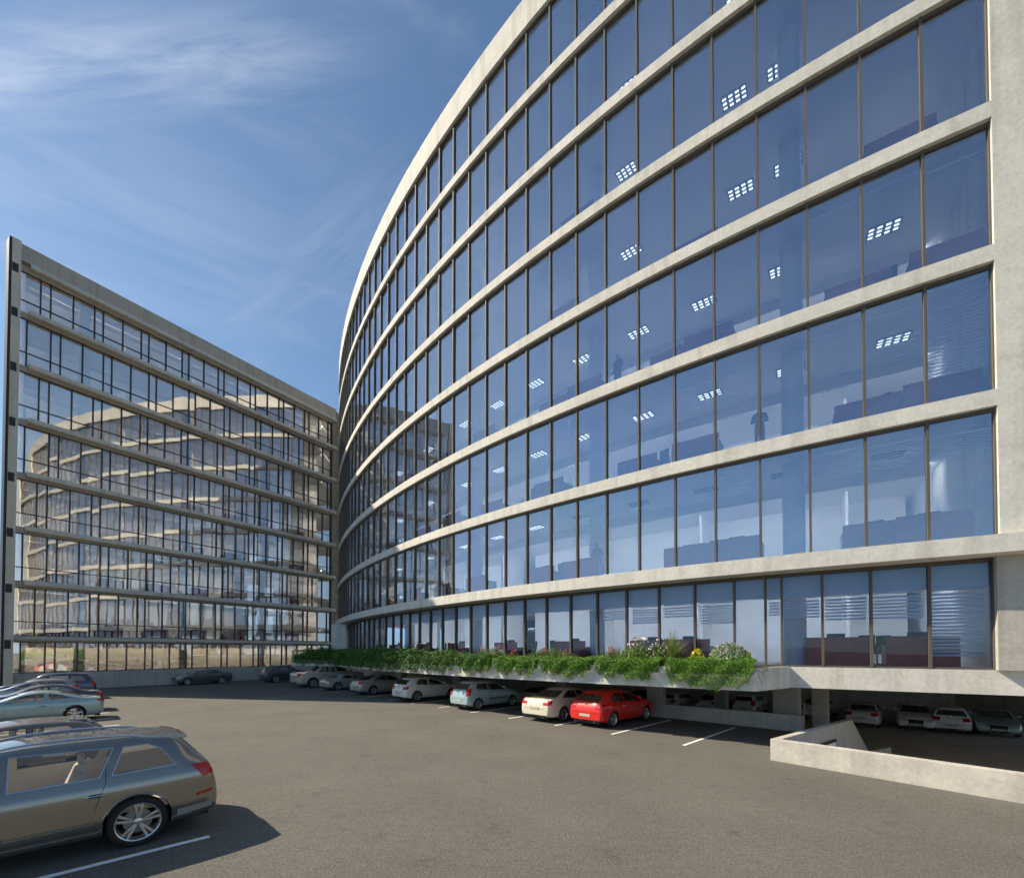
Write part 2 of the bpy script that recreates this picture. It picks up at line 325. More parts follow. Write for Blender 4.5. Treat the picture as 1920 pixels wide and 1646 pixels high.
# slabs, ceilings, core wall
for k in range(-1, 7):
    zt = BT[k] - .03 if k >= 0 else G0
    s = MB(); arcstrip(s, TH[0] + R(.3), TE, .52 if k >= 0 else .86, 15, zt - .30, zt, 37)
    o = s.build('floor_slab', [M['carpet'], M['ceil']], B); me = o.data; me.polygons.foreach_set('material_index', [0 if p.normal.z > .5 else 1 for p in me.polygons])
s = MB(); arcstrip(s, TH[0] + R(.3), TE, .52, 15, PB + .02, PB + .3, 37); s.build('ceiling', M['ceil'], B)
for i0, i1 in ((.2, 16), (19, 24.5), (28, 36)):
    s = MB(); arcstrip(s, TH0 + DT * i0, TH0 + DT * i1, 8.6, 8.9, G0, PB, 8); s.build('core_wall', M['white'], B)
s = MB(); arcbox(s, TH[0] + R(.35), TH[0] + R(.16), 1.02, 15, G0, PB); s.build('end_partition', M['white'], B)
s = MB(); arcstrip(s, TH[0] + R(.3), TE, 14.8, 14.82, G0, PB, 37); s.build('rear_glazing', M['rglass'], B)
for i in (3.35, 9, 15, 21, 27, 33):
    s = MB(); c = F(TH0 + DT * i, 2.0)
    s.lathe([(.36, G0), (.36, PB)], 24, c=(c.x, c.y, 0)); s.build('column', M['white'], B, smooth=True)
for i in (2, 6.5, 11, 17, 23.5, 30):            # inner partition walls
    s = MB(); t = TH0 + DT * i; arcbox(s, t, t + R(.08), 6.6, 8.6, G0, PB); s.build('partition', M['white'], B)
# mullions, frames
for i in range(NP + 1):
    s = MB(); wv = .035 / CR if i else .06 / CR
    arcbox(s, TH[i] + wv, TH[i] - wv, .12, .30, BT[0] - .02, PB); s.build('mullion', M['frame'], B)
def gth(i): return TH0 + R(.06) + DT * i * 1.0
GT = []; i = 0.0
for stp in [0, 1, 1, .92, .84, .36] + [.72] + [1.] * 40:
    i += stp * .965
    if i < NP - .2: GT.append(TH0 + R(.03) + DT * i)
for t in GT:
    s = MB(); wv = .038 / CR; arcbox(s, t + wv, t - wv, .62, .80, G0, G1); s.build('mullion', M['frame'], B)
for k in range(8):
    s = MB(); z0 = BT[k - 1] if k else G0; z1 = (BT[k] - BH if k < 7 else PB) if k else G1
    d0, d1 = (.14, .27) if k else (.64, .77); n = 37
    arcstrip(s, TH[0], TH[NP], d0, d1, z0, z0 + .06, n); arcstrip(s, TH[0], TH[NP], d0, d1, z1 - .09, z1, n)
    s.build('window_frame', M['frame'], B)
# panes: the hundred that show largest are parts, the rest one part
panes = []
for k in range(8):
    z0 = (BT[k - 1] if k else G0) + .05; z1 = ((BT[k] - BH if k < 7 else PB) if k else G1) - .05
    ts = TH if k else GT; d = .22 if k else .72
    for i in range(len(ts) - 1):
        a, b = ts[i], ts[i + 1]; q = [F(a, d, z0), F(b, d, z0), F(b, d, z1), F(a, d, z1)]
        # float glass never hangs quite flush
        n = (q[1] - q[0]).cross(q[3] - q[0]).normalized(); e = random.uniform(-.014, .014); e2 = random.uniform(-.008, .008)
        q[2] = q[2] + n * e; q[3] = q[3] + n * e; q[1] = q[1] + n * e2; q[2] = q[2] + n * e2
        panes.append((px_area(q), k, q[::-1]))
panes.sort(key=lambda p: -p[0]); rest = MB(); n0 = 0
for j, (a, k, q) in enumerate(panes):
    if j < 100: MB().quad(q).build('window_pane', M['glass'] if k else M['gglass'], B)
    else: rest.quad(q, 0 if k else 1)
o = rest.build('window_pane', [M['glass'], M['gglass']], B); o['kind'] = 'stuff'; o['label'] = 'remaining smaller panes of the curved glass front'
# venetian blinds behind some panes of the right end
def blind(t0, t1, d, z1, z0, step):
    s = MB(); arcbox(s, t0, t1, d - .02, d + .03, z1 - .05, z1)
    z = z1 - .05 - step
    while z > z0:
        p = [F(t0, d - .03, z - step * .30), F(t1, d - .03, z - step * .30), F(t1, d + .03, z + step * .30), F(t0, d + .03, z + step * .30)]
        s.hexa([v - Vector((0, 0, .004)) for v in (p[0], p[3], p[2], p[1])] + [v for v in (p[0], p[3], p[2], p[1])]); z -= step
    s.build('blind', M['blind'], B)
m_ = R(.06)
for row, i0, f1, f0 in [(2, 0, .02, .78), (2, 1, .10, .55), (2, 2, .12, .52), (2, 4, .15, .5), (2, 5, .2, .45), (3, 0, .15, .5), (3, 1, .1, .5), (3, 2, .12, .48), (1, 1, .10, .32), (1, 2, .08, .34), (1, 0, .12, .3), (1, 8, .1, .5), (1, 4, .1, .35)]:
    z1 = BT[row] - BH; z0 = BT[row - 1]; h = z1 - z0
    t0, t1 = TH[i0] - m_, TH[i0 + 1] + m_
    blind(t0, t1, .36, z1 - .02 - f1 * h, z1 - f0 * h, .105 if (row, i0) == (2, 0) else .075)
for j, f0 in enumerate([.9, .52, .5, .48, .45, .0, .5, .42, .48, .4]):
    if f0 and j + 1 < len(GT): blind(GT[j] - m_, GT[j + 1] + m_, 1.1, G1 - .78, G1 - f0 * (G1 - G0), .11)
s = MB(); arcstrip(s, TH[0] + R(.2), TE, .98, 1.04, G1 - .78, G1 + .3, 37); s.build('bulkhead', M['white'], B)
# ceiling lights (lit on most floors, off on the first)
def ceil_light(t, d, z, lit):
    s = MB(); a = 1.0 / CR / 2
    arcbox(s, t - a, t + a, d - .27, d + .27, z - .04, z - .005, 0)
    for u in range(3):
        for v in range(4):
            arcbox(s, t - a + 2 * a * (v + .20) / 4, t - a + 2 * a * (v + .80) / 4, d - .24 + .18 * u, d - .15 + .18 * u, z - .048, z - .041, 1)
    s.build('ceiling_light', [M['lampoff'], M['lamp'] if lit else M['black']], B)
for k in range(1, 7):
    z = BT[k] - .33
    for i in ([1.2, 3.4, 5.5, 7.6, 9.8, 12, 14.2, 16.5, 20, 24] if k < 4 else [3.4, 4.6, 8]):
        ceil_light(TH0 + DT * (i + .15 * (k % 2)), 2.9, z, k > 1 or i > 10)
    if k < 3:
        for i in [2.3, 5.2, 8.3, 11.5]: ceil_light(TH0 + DT * i, 5.2, z, k > 1)
# unseen glowing strips behind a lip, added on every floor to brighten the rooms
for k in range(8):
    z = BT[k] - .33 if k < 7 else PB
    s = MB(); arcstrip(s, TH[0] - R(.3), TE, 4.50, 4.54, z - .46, z - .002, 37, 0); arcstrip(s, TH[0] - R(.3), TE, 4.63, 4.73, z - .05, z - .004, 37, 1)
    s.build('added_fill_strip', [M['white'], M['fillglow']], B)

# ------------------------------------------------------------------ deck edge under the ground floor, planter, garage
s = MB(); arcstrip(s, TH0 + R(10), R(-124.0), .62, .85, 1.84, G0, 10)
s.build('deck_edge', M['conc'], B)
s = MB(); arcstrip(s, TH0 + R(10), TE, .85, 30, 1.86, 2.24, 40); s.build('deck_slab', M['wallc'], B)
PE = (7.75, 14.0)                               # right front corner of the planter
tp = math.atan2(PE[1] - CY, PE[0] - CX); dp = CR - math.hypot(PE[0] - CX, PE[1] - CY)
tq = R(-147.2)
pts = [F(tp + (tq - tp) * k / 24, dp) for k in range(25)] + [Vector((-19.2, 38.6, 0))]
inn = F(R(-123.95), .62)
P0 = empty('planter', label='long pale concrete planter overhanging the parked cars along the glass front', cat='planter')
s = MB()
for a, b in zip(pts[:-1], pts[1:]):
    s.obox((a.x, a.y), (b.x, b.y), .16, 1.82, 2.56, side=-1)
s.build('front_panel', M['conc'], P0)
s = MB(); s.obox((inn.x, inn.y), (pts[0].x, pts[0].y), .16, 1.823, 2.557, side=-1); s.build('end_panel', M['conc'], P0)
s = MB()
bot = []; top = []
for a in pts:
    th = math.atan2(a.y - CY, a.x - CX); bot.append(a + (F(th, 0) - F(th, -1)).normalized() * .16); top.append(F(max(th, R(-158)), .9))
for k in range(len(pts) - 1):
    q = [bot[k], top[k], top[k + 1], bot[k + 1]]
    s.hexa([(p.x, p.y, 1.85) for p in q] + [(p.x, p.y, 2.0) for p in q])
s.hexa([(p.x, p.y, z) for z in (1.85, 2.0) for p in (pts[0] + Vector((-.1, .3, 0)), inn + Vector((-.15, .15, 0)), F(R(-123.8), .9), top[0])])
s.build('base_slab', M['wallc'], P0)
s = MB()
for k in range(len(pts) - 1):
    q = [bot[k], top[k], top[k + 1], bot[k + 1]]
    s.hexa([(p.x, p.y, 2.001) for p in q] + [(p.x, p.y, 2.5) for p in q])
s.build('soil', M['soil'], P0)

Gg = empty('garage_walls', label='shaded concrete walls at the back of the open basement car park', cat='wall')
s = MB(); s.obox((-30, 62), (33, 33), .3, GZ, 1.86); s.build('back_wall', M['wallc'], Gg)
s = MB(); s.obox((33, 33), (33, 25), .3, GZ, 1.86); s.build('side_wall', M['wallc'], Gg)
for (x, y, wd, lb) in [(6.9, 18.6 + 2.6, .75, 'square concrete garage column behind the bonnet of the red hatchback'), (11.9, 19.2, .95, 'wide concrete garage column beside the stair handrail'), (13.9, 20.0, .6, 'slim concrete garage column right of the stair handrail'),
                   (3.2, 27.5, .8, 'concrete garage column behind the cream saloon'), (-4.0, 33, .8, 'concrete garage column behind the pale blue hatchback'), (-9.0, 36, .8, 'concrete garage column behind the white hatchback'), (12.5, 26.5, .7, 'concrete garage column deep inside behind the low wall')]:
    s = MB(); h = wd / 2; d = Vector((.707, .707, 0)); n = Vector((.707, -.707, 0)); c = Vector((x, y, 0))
    q = [c - d * h * .6 - n * h, c - d * h * .6 + n * h, c + d * h * .6 + n * h, c + d * h * .6 - n * h]
    s.hexa([(p.x, p.y, GZ) for p in q] + [(p.x, p.y, 1.86) for p in q])
    tag(s.build('concrete_column', M['concd'], bevel=.015), lb, 'column', 'columns of the basement car park')
s = MB(); s.obox(W1a, W1b, .2, GZ, .62, side=1)
tag(s.build('low_wall', M['concd'], bevel=.012), 'low grey concrete wall behind the noses of the row of parked cars', 'wall')
# ramp wall in front: front run, back leg, sloping stringer
Rw = empty('ramp_wall', label='pale concrete parapet wall round the basement opening in the right foreground', cat='wall')
s = MB(); s.obox(A2, E2, .22, GZ, .60, side=1); s.build('front_run', M['concd'], Rw, bevel=.012)
dleg = (Vector(B2) - Vector(A2)).normalized()
a2 = Vector(A2) + dleg * .222
s = MB(); s.obox(a2, B2, .2, GZ, .60, side=-1)
b3 = Vector(B2) + dleg * 1.9; s.obox(Vector(B2) + dleg * .002, b3, .2, GZ, (.60, -.85), side=-1)
s.build('back_leg', M['concd'], Rw)
s = MB(); c3 = b3 + Vector((.9, -.15)); s.obox(b3, c3, .2, GZ, (-.85, -.62)); s.build('stair_cheek', M['concd'], Rw)
# small vent in the back leg: pale panel painted for light seen through an opening
nl = Vector((dleg.y, -dleg.x)); v0 = Vector(A2) + dleg * 3.0 + nl * .205; v1 = Vector(A2) + dleg * 4.3 + nl * .205
Vn = empty('wall_aperture', (v0.x, v0.y, -.2), label='painted-in pale panel and dark strip of a small vent low in the parapet wall by the basement opening', cat='aperture')
s = MB(); s.obox((0, 0), v1 - v0, .03, .02, .24, side=-1); s.build('grille', M['blind'], Vn)  # no real grille: its pale colour stands for light beyond the opening
s = MB(); s.obox((0, 0), v1 - v0, .06, .24, .32, side=-1); s.build('dark_edge', M['trim'], Vn)
# stair handrail
Hr = empty('stair_handrail', (11.55, 17.55, 0), label='thin dark steel handrail leading down to the basement', cat='handrail')
s = MB(); s.tube([(0, 0, -.2), (0, 0, 1.02)], .025); s.build('post', M['steel'], Hr)
s = MB(); s.tube([(0, 0, 1.02), (.12, .12, 1.03), (1.05, 1.05, -.05)], .022); s.tube([(1.05, 1.05, -.05), (1.05, 1.05, -1.4)], .022); s.build('rail', M['steel'], Hr)

# ------------------------------------------------------------------ left wing (straight facade)
LA = Vector((-36.9, 32.2, 0)); LD = Vector((.537, .8436, 0)).normalized(); LN = Vector((LD.y, -LD.x, 0)); LL = 27.6
def Q(u, d, z): return LA + LD * u - LN * d + Vector((0, 0, z))     # d measured inward from the ledge edge
def lbox(mb, u0, u1, d0, d1, z0, z1, mi=0):
    mb.hexa([Q(u0, d0, z0), Q(u1, d0, z0), Q(u1, d1, z0), Q(u0, d1, z0), Q(u0, d0, z1), Q(u1, d0, z1), Q(u1, d1, z1), Q(u0, d1, z1)], mi)
Wg = empty('office_wing', label='straight shaded office wing with long sun ledges and reflecting glass, at the left', cat='office building')
LZ = [3.1 + S * (.19 + k) for k in range(7)]    # undersides of ledges
RT = 3.1 + S * 7.46
def lslab(mb, d0, d1, z0, z1, u1=None, mi=0):    # floor plate with its slanted left end
    u1 = LL if u1 is None else u1; a, b = .45 + .165 * d0, .45 + .165 * d1
    mb.hexa([Q(a, d0, z0), Q(u1, d0, z0), Q(u1, d1, z0), Q(b, d1, z0), Q(a, d0, z1), Q(u1, d0, z1), Q(u1, d1, z1), Q(b, d1, z1)], mi)
s = MB(); lbox(s, 0, LL, .22, .8, 3.1 + S * 7.16, RT); s.build('parapet', M['par'], Wg)
s = MB(); lslab(s, .8, 14.5, RT - .55, RT - .4); s.build('roof', M['wallc'], Wg)
for k, z in enumerate(LZ + [3.1 + S * 7.06]):
    s = MB(); u0 = .95 if k else .0
    hh = .42 if k else .16
    # ledge with a sloping nose
    d0 = 0 if k else .25
    p = [(d0, z + .06), (d0 + .1, z), (.62, z), (.62, z + hh), (d0 + .14, z + hh)]
    vs = [Q(u0, a, b) for a, b in p] + [Q(LL, a, b) for a, b in p]; n = 5
    s.add(vs, [tuple(range(n)), tuple(range(n, 2 * n))[::-1]] + [((i + 1) % n, i, n + i, n + (i + 1) % n) for i in range(n)])
    s.build('sun_ledge', M['ledge'], Wg)
    s = MB(); lbox(s, .3, LL, .64, .9, z - .10, z + .35); s.build('spandrel', M['ledge'], Wg)
    if k < 7:
        s = MB(); lslab(s, .90, 14, z - .05, z + .25); o = s.build('floor_slab', [M['carpet'], M['ceil']], Wg)
        o.data.polygons.foreach_set('material_index', [0 if p.normal.z > .5 else 1 for p in o.data.polygons])
s = MB(); lbox(s, 2.0, LL - .3, 5.6, 5.8, 1.385, LZ[0] - .06); s.build('core_wall', M['white'], Wg)
s = MB(); lslab(s, 1.0, 14, 1.05, 1.38); s.build('ground_slab', M['carpet'], Wg)
s = MB(); lslab(s, .9, 14, RT - .9, RT - .6); s.build('ceiling', M['ceil'], Wg)
for u0, u1 in ((2.2, 19.5),):
    s = MB(); lbox(s, u0, u1, 8.2, 8.4, 0, RT - .9); s.build('core_wall', M['white'], Wg)
s = MB(); lslab(s, 13.8, 13.82, 0, RT - .9); s.build('rear_glazing', M['rglass'], Wg)
s = MB(); s.hexa([Q(a, d, z) for z in (0, RT - .9) for a, d in ((.62, .95), (.82, .95), (2.98, 14), (2.78, 14))]); s.build('side_wall', M['white'], Wg)
s = MB(); lbox(s, 0, LL + 4, .5, 1.0, 0, 1.4); s.build('plinth', M['concd'], Wg)
s = MB(); lbox(s, -.05, .42, -.05, 1.2, 0, RT); s.build('end_pier', M['ledge'], Wg)
s = MB(); lbox(s, -.20, -.055, .0, .9, 0, RT); s.build('end_wall', M['dframe'], Wg)
for k in range(8):
    z = LZ[k] if k < 7 else 3.1 + S * 7.0
    s = MB(); lbox(s, -.04, .28, -.075, -.053, z - .62, z + .02); s.build('pier_panel', M['dframe'], Wg)
for u in (4.5, 12.0, 19.5):
    for_c = Q(u, 2.2, 0); s = MB(); s.lathe([(.35, 0), (.35, RT - .9)], 20, c=(for_c.x, for_c.y, 0)); s.build('column', M['white'], Wg, smooth=True)
s = MB(); lbox(s, LL - .28, LL - .1, .92, 13.8, 0, RT - .9); s.build('party_wall', M['white'], Wg)
s = MB(); lbox(s, 17.0, 23.6, 13.4, 13.41, 0, RT - .9); s.build('added_glow_sheet', M['glowsheet'], Wg)  # added sheet that glows cream behind the wing glass
for k in range(8):
    z = (LZ[k] - .06) if k < 7 else RT - .92
    s = MB(); lslab(s, 4.00, 4.04, z - .46, z - .002, LL - .3, 0); lslab(s, 4.13, 4.23, z - .05, z - .004, LL - .3, 1); s.build('added_fill_strip', [M['white'], M['wfillglow']], Wg)  # unseen warm strips and lips, added to brighten the wing's rooms
for u in (8.2, 14.0):
    s = MB(); lbox(s, u, u + .15, 6.0, 8.2, 1.4, RT - .9); s.build('partition', M['white'], Wg)
GD = .80
rows = [(1.4, LZ[0] - .1)] + [(LZ[k] + .35, LZ[k + 1] - .10) for k in range(6)] + [(LZ[6] + .35, 3.1 + S * 7.06 - .1)]
mull = []; lp = []
for r, (z0, z1) in enumerate(rows):
    u = .5; us = [.5]; seq = [.55, 1.3, 1.3] if r % 2 else [1.3, .55, 1.3]; j = 0; us.append(1.6 if r % 2 else .9); u = us[-1]
    while u < LL - 1.6:
        u += seq[j % 3]; us.append(u); j += 1
    us.append(LL - .35)
    for u in us: mull.append((px_area([Q(u - .03, .7, z0), Q(u + .03, .7, z0), Q(u + .03, .7, z1), Q(u - .03, .7, z1)]), u, z0, z1))
    tz = z0 + (z1 - z0) * .30
    for a, b in zip(us[:-1], us[1:]):
        e = random.uniform(-.012, .012); e2 = random.uniform(-.009, .009)
        if r: 
            lp.append([Q(a, GD, z0), Q(b, GD + e2, z0), Q(b, GD + e2, tz), Q(a, GD, tz)]); lp.append([Q(a, GD + e, tz), Q(b, GD + e + e2, tz), Q(b, GD + e2, z1), Q(a, GD, z1)])
        else: lp.append([Q(a, GD, z0), Q(b, GD + e2, z0), Q(b, GD + e + e2, z1), Q(a, GD + e, z1)])
    s = MB()
    if r: lbox(s, .5, LL - .3, .74, .86, tz - .03, tz + .03)
    lbox(s, .5, LL - .3, .74, .86, z0, z0 + .05); lbox(s, .5, LL - .3, .74, .86, z1 - .05, z1)
    s.build('transom', M['dframe'], Wg)
mull.sort(key=lambda m: -m[0]); rest = MB()
for j, (a, u, z0, z1) in enumerate(mull):
    if j < 100: s = MB(); lbox(s, u - .035, u + .035, .68, .88, z0, z1); s.build('mullion', M['dframe'], Wg)
    else: lbox(rest, u - .035, u + .035, .68, .88, z0, z1)
o = rest.build('mullion', M['dframe'], Wg); o['kind'] = 'stuff'
lp = [q if (q[1] - q[0]).cross(q[3] - q[0]).dot(LN) > 0 else q[::-1] for q in lp]
lp.sort(key=lambda q: -px_area(q)); rest = MB()
for j, q in enumerate(lp):
    if j < 100: MB().quad(q).build('window_pane', M['lglass'], Wg)
    else: rest.quad(q)
o = rest.build('window_pane', M['lglass'], Wg); o['kind'] = 'stuff'
# corner tower joining wing and curved building
Tw = empty('corner_pier', Q(LL, .5, 0), label='tall grey concrete pier in the corner where the two buildings meet', cat='pier')
Tw.location = (0, 0, 0)
s = MB(); lbox(s, LL - .28, LL + .75, .5, 1.6, 0, RT - .15); s.build('buff_panel', M['brick'], Tw)
s = MB(); lbox(s, LL + .76, LL + 2.1, -.15, 3.0, 0, RT - .05); s.build('shaft', M['concd'], Tw)
s = MB(); lbox(s, LL + 2.11, LL + 9, 1.0, 4.0, 0, RT - .05); s.build('rear_wall', M['concd'], Tw)
tc_ = F(R(-152.6), -.05); s = MB(); s.box(tc_.x - .75, tc_.x + .75, tc_.y - .5, tc_.y + .5, 2.0, BT[0] - .52)
tag(s.build('concrete_column', M['conc'], bevel=.01), 'pale square column under the curved floor band beside the dark corner pier', 'column')

# ------------------------------------------------------------------ office furniture
def make_desk():
    t = empty('office_desk')
    MB().box(-.9, .9, -.38, .38, .70, .74).build('desk_top', M['desktop'], t)
    s = MB(); s.box(-.88, .88, -.40, -.37, .02, 1.02); s.build('screen_panel', M['desk'], t)
    for x in (-.88, .84): MB().box(x, x + .04, -.36, .36, 0, .70).build('side_panel', M['desktop'], t)
    m = MB(); m.box(-.26, .26, .05, .09, .84, 1.16); m.box(-.03, .03, .06, .09, .75, .86); m.box(-.12, .12, 0, .16, .74, .755); m.build('monitor', M['black'], t)
    return t
def make_chair():
    t = empty('office_chair')
    s = MB()
    for k in range(6):
        z0 = .48 + .1 * k; y = .22 + .035 * math.sin(k * .6) + .015 * k
        s.hexa([(-.23, y, z0), (.23, y, z0), (.23, y + .05, z0), (-.23, y + .05, z0), (-.22, y + .02, z0 + .1), (.22, y + .02, z0 + .1), (.22, y + .07, z0 + .1), (-.22, y + .07, z0 + .1)])
    s.build('backrest', M['fab'], t)
    MB().box(-.24, .24, -.24, .22, .44, .50).build('seat', M['fab'], t, bevel=.02)
    s = MB(); s.tube([(0, 0, .1), (0, 0, .45)], .03)
    for k in range(5):
        a = 2 * PI * k / 5; s.tube([(0, 0, .12), (.3 * math.cos(a), .3 * math.sin(a), .06)], .02, 6)
    s.build('base', M['chrome'], t)
    for x in (-.27, .27):
        s = MB(); s.tube([(x, .22, .56), (x, .1, .68), (x, -.18, .68), (x, -.2, .5)], .015, 6); s.build('armrest', M['chrome'], t)
    return t
desk0, chair0 = make_desk(), make_chair(); dused = [False]; cused = [False]
FL = ['on the ground floor', 'on level one', 'on level two', 'on level three', 'on level four', 'on level five']
def put(first, flag, loc, rz, label, cat, group):
    o = first if not flag[0] else copy_tree(first); flag[0] = True
    o.location = loc; o.rotation_euler = (0, 0, rz); return tag(o, label, cat, group)
for k in range(6):
    z = G0 if k == 0 else BT[k - 1] - .03
    pos = [.55, 1.75, 4.9, 6.2, 9.2, 10.6, 13.6, 16.5, 19, 22, 25, 28] if k % 2 else [1.0, 2.2, 5.6, 7.0, 10.0, 13.2, 15.8, 18.6, 21.4, 24.5, 27.5, 30.5]
    if k > 3: pos = pos[:8:2]
    for j, i in enumerate(pos):
        th = TH0 + DT * (i + .35 * math.sin(k * 2.1 + j)); d = (1.55 if k == 0 else 1.05) + .3 * (j % 2)
        p = F(th, d, z); put(desk0, dused, p, th + PI / 2 + PI if False else th - PI / 2 + PI, 'red-brown office desk behind the curved glass, %s from the right %s' % (ORD[j], FL[k]), 'desk', 'desks inside the curved building')
        c = F(th - DT * (.82 if j % 2 else -.82), d + .35, z)
        if k < 4: put(chair0, cused, c, th + (.9 if j % 2 else -2.0), 'dark office chair behind the curved glass, %s from the right %s' % (ORD[j], FL[k]), 'office chair', 'chairs inside the curved building')
for k in range(0, 4):
    z = LZ[k] + .26
    for j in range(7 if k < 2 else 4):
        u = (3.0 + 3.3 * j) if k < 2 else 12.5 + 3.6 * j
        p = Q(u, 1.9, z); o = put(desk0, dused, p, math.atan2(LD.y, LD.x), 'desk in the straight wing, %s from the left, %s' % (ORD[j], ['just above the lowest glass row', 'second desk level', 'third desk level', 'fourth desk level'][k]), 'desk', 'desks inside the straight wing')

# ------------------------------------------------------------------ people behind the glass
def person(loc, rz, label, top, legs, arm=0):
    t = empty('person', loc, rz, label=label, cat='person')
    V = [(0, 0, .96), (0, 0, 1.18), (0, .01, 1.40), (0, 0, 1.50), (0, -.01, 1.60), (0, -.015, 1.72),
         (-.19, .01, 1.41), (-.25, .03, 1.14), (-.20, -.12, .95), (.19, .01, 1.41), (.25, .03, 1.14), (.20, -.12, .95),
         (-.10, 0, .90), (-.11, -.02, .50), (-.12, .03, .09), (-.13, -.14, .04), (.10, 0, .90), (.11, 0, .50), (.13, .05, .09), (.14, -.12, .04), (-.17, -.2, .9), (.17, -.2, .9)]
    if arm: V[7] = (-.27, .02, 1.16); V[8] = (-.08, -.24, 1.16); V[20] = (.04, -.27, 1.18); V[10] = (.27, .02, 1.16); V[11] = (.08, -.24, 1.12); V[21] = (-.04, -.27, 1.12)
    E_ = [(0, 1), (1, 2), (2, 3), (3, 4), (4, 5), (2, 6), (6, 7), (7, 8), (8, 20), (2, 9), (9, 10), (10, 11), (11, 21), (0, 12), (12, 13), (13, 14), (14, 15), (0, 16), (16, 17), (17, 18), (18, 19)]
    rad = [.15, .14, .16, .06, .085, .09, .075, .05, .038, .075, .05, .038, .10, .07, .05, .035, .10, .07, .05, .035, .03, .03]
    me = bpy.data.meshes.new('body'); me.from_pydata(V, E_, []); ob = bpy.data.objects.new('tmp', me); C.objects.link(ob)
    sk = ob.modifiers.new('s', 'SKIN'); ob.modifiers.new('u', 'SUBSURF').levels = 2
    for i, r in enumerate(rad): me.skin_vertices[0].data[i].radius = (r, r * .8)
    me.skin_vertices[0].data[0].use_root = True
    dg = bpy.context.evaluated_depsgraph_get(); m2 = bpy.data.meshes.new_from_object(ob.evaluated_get(dg)); bpy.data.objects.remove(ob)
    m2.materials.clear()
    for m in (M['skin'], top, legs, M['hair']): m2.materials.append(m)
    for p in m2.polygons:
        c = p.center; p.use_smooth = True
        p.material_index = 3 if (c.z > 1.73 or (c.z > 1.60 and c.y > .02)) else 0 if c.z > 1.50 or (abs(c.y) > .2 and c.z > .8) else 1 if c.z > .93 else 2
    b = bpy.data.objects.new('body', m2); C.objects.link(b); b.parent = t
    return t
def at_bldg(i, d, k): return F(TH0 + DT * i, d, (BT[k - 1] - .03 if k else G0))
person(at_bldg(4.05, 1.0, 2), R(-30), 'person in dark suit standing beside the round column at level two', M['suit'], M['suit'], 1)
person(at_bldg(8.6, .95, 1), R(-40), 'person in dark jacket and pale shirt reading papers at level one', M['suit'], M['shirt'], 1)
person(at_bldg(7.85, .9, 3), R(-60), 'person in dark clothes standing by the glass at level three', M['suit'], M['suit'])
person(F(R(-150.2), 1.3, G0), R(-60), 'person in blue-black clothes behind the ground floor glass near the pale square column', M['suit'], M['suit'])
person(Q(LL - .5, 1.35 - 1.0, LZ[0] + .26) + LN * -.9, R(10), 'person in dark red standing at the right end of the straight wing', M['redcloth'], M['redcloth'])
# ------------------------------------------------------------------ cars
def lerp(tab, x):
    if x <= tab[0][0]: return tab[0][1]
    for (a, p), (b, q) in zip(tab[:-1], tab[1:]):
        if x <= b: return p + (q - p) * (x - a) / (b - a)
    return tab[-1][1]
def bake(ob):
    dg = bpy.context.evaluated_depsgraph_get(); m2 = bpy.data.meshes.new_from_object(ob.evaluated_get(dg))
    old = ob.data; ob.modifiers.clear(); ob.data = m2; return ob
CAR = {}
# x is measured from the rear bumper forward; every profile is a list of (x, z)
CAR['estate'] = dict(L=5.09, W=1.98, wb=3.0, ro=1.10, wr=.385, top=[(0, .72), (.04, .86), (.10, 1.08), (.17, 1.20), (.38, 1.45), (.50, 1.60), (.62, 1.67), (1.1, 1.715), (1.9, 1.735), (2.5, 1.71), (2.95, 1.62), (3.4, 1.42), (3.85, 1.17), (4.0, 1.12), (4.5, 1.04), (4.85, .92), (5.03, .78), (5.09, .62)],
    belt=[(0, 1.10), (5, 1.0)], sw=[[(.62, 1.20), (1.42, 1.165), (1.28, 1.56), (.98, 1.565), (.80, 1.48)], [(1.56, 1.16), (2.50, 1.13), (2.50, 1.585), (1.40, 1.565)], [(2.66, 1.13), (3.60, 1.10), (3.02, 1.50), (2.66, 1.57)]],
    rw=(1.22, 1.53, .72, .58), fw=(1.18, 1.58, .78, .62), doors=[1.49, 2.58, 3.72], tl='block', hs=.36, rails=True, spoiler=True, nsp=5, twin=True)
CAR['suv'] = dict(L=4.65, W=1.86, wb=2.72, ro=.98, wr=.36, top=[(0, .72), (.04, .9), (.12, 1.10), (.30, 1.40), (.48, 1.58), (.9, 1.65), (1.6, 1.68), (2.2, 1.64), (2.7, 1.50), (3.3, 1.16), (3.45, 1.10), (4.0, 1.02), (4.4, .90), (4.6, .75), (4.65, .6)],
    belt=[(0, 1.08), (5, 1.0)], sw=[[(.50, 1.16), (1.30, 1.14), (1.22, 1.50), (.72, 1.48)], [(1.38, 1.14), (2.20, 1.12), (2.20, 1.54), (1.34, 1.52)], [(2.30, 1.12), (3.10, 1.08), (2.60, 1.42), (2.30, 1.52)]],
    rw=(1.18, 1.48, .68, .56), fw=(1.15, 1.5, .74, .6), doors=[1.32, 2.25, 3.15], tl='block', hs=.32, rails=True, nsp=5)
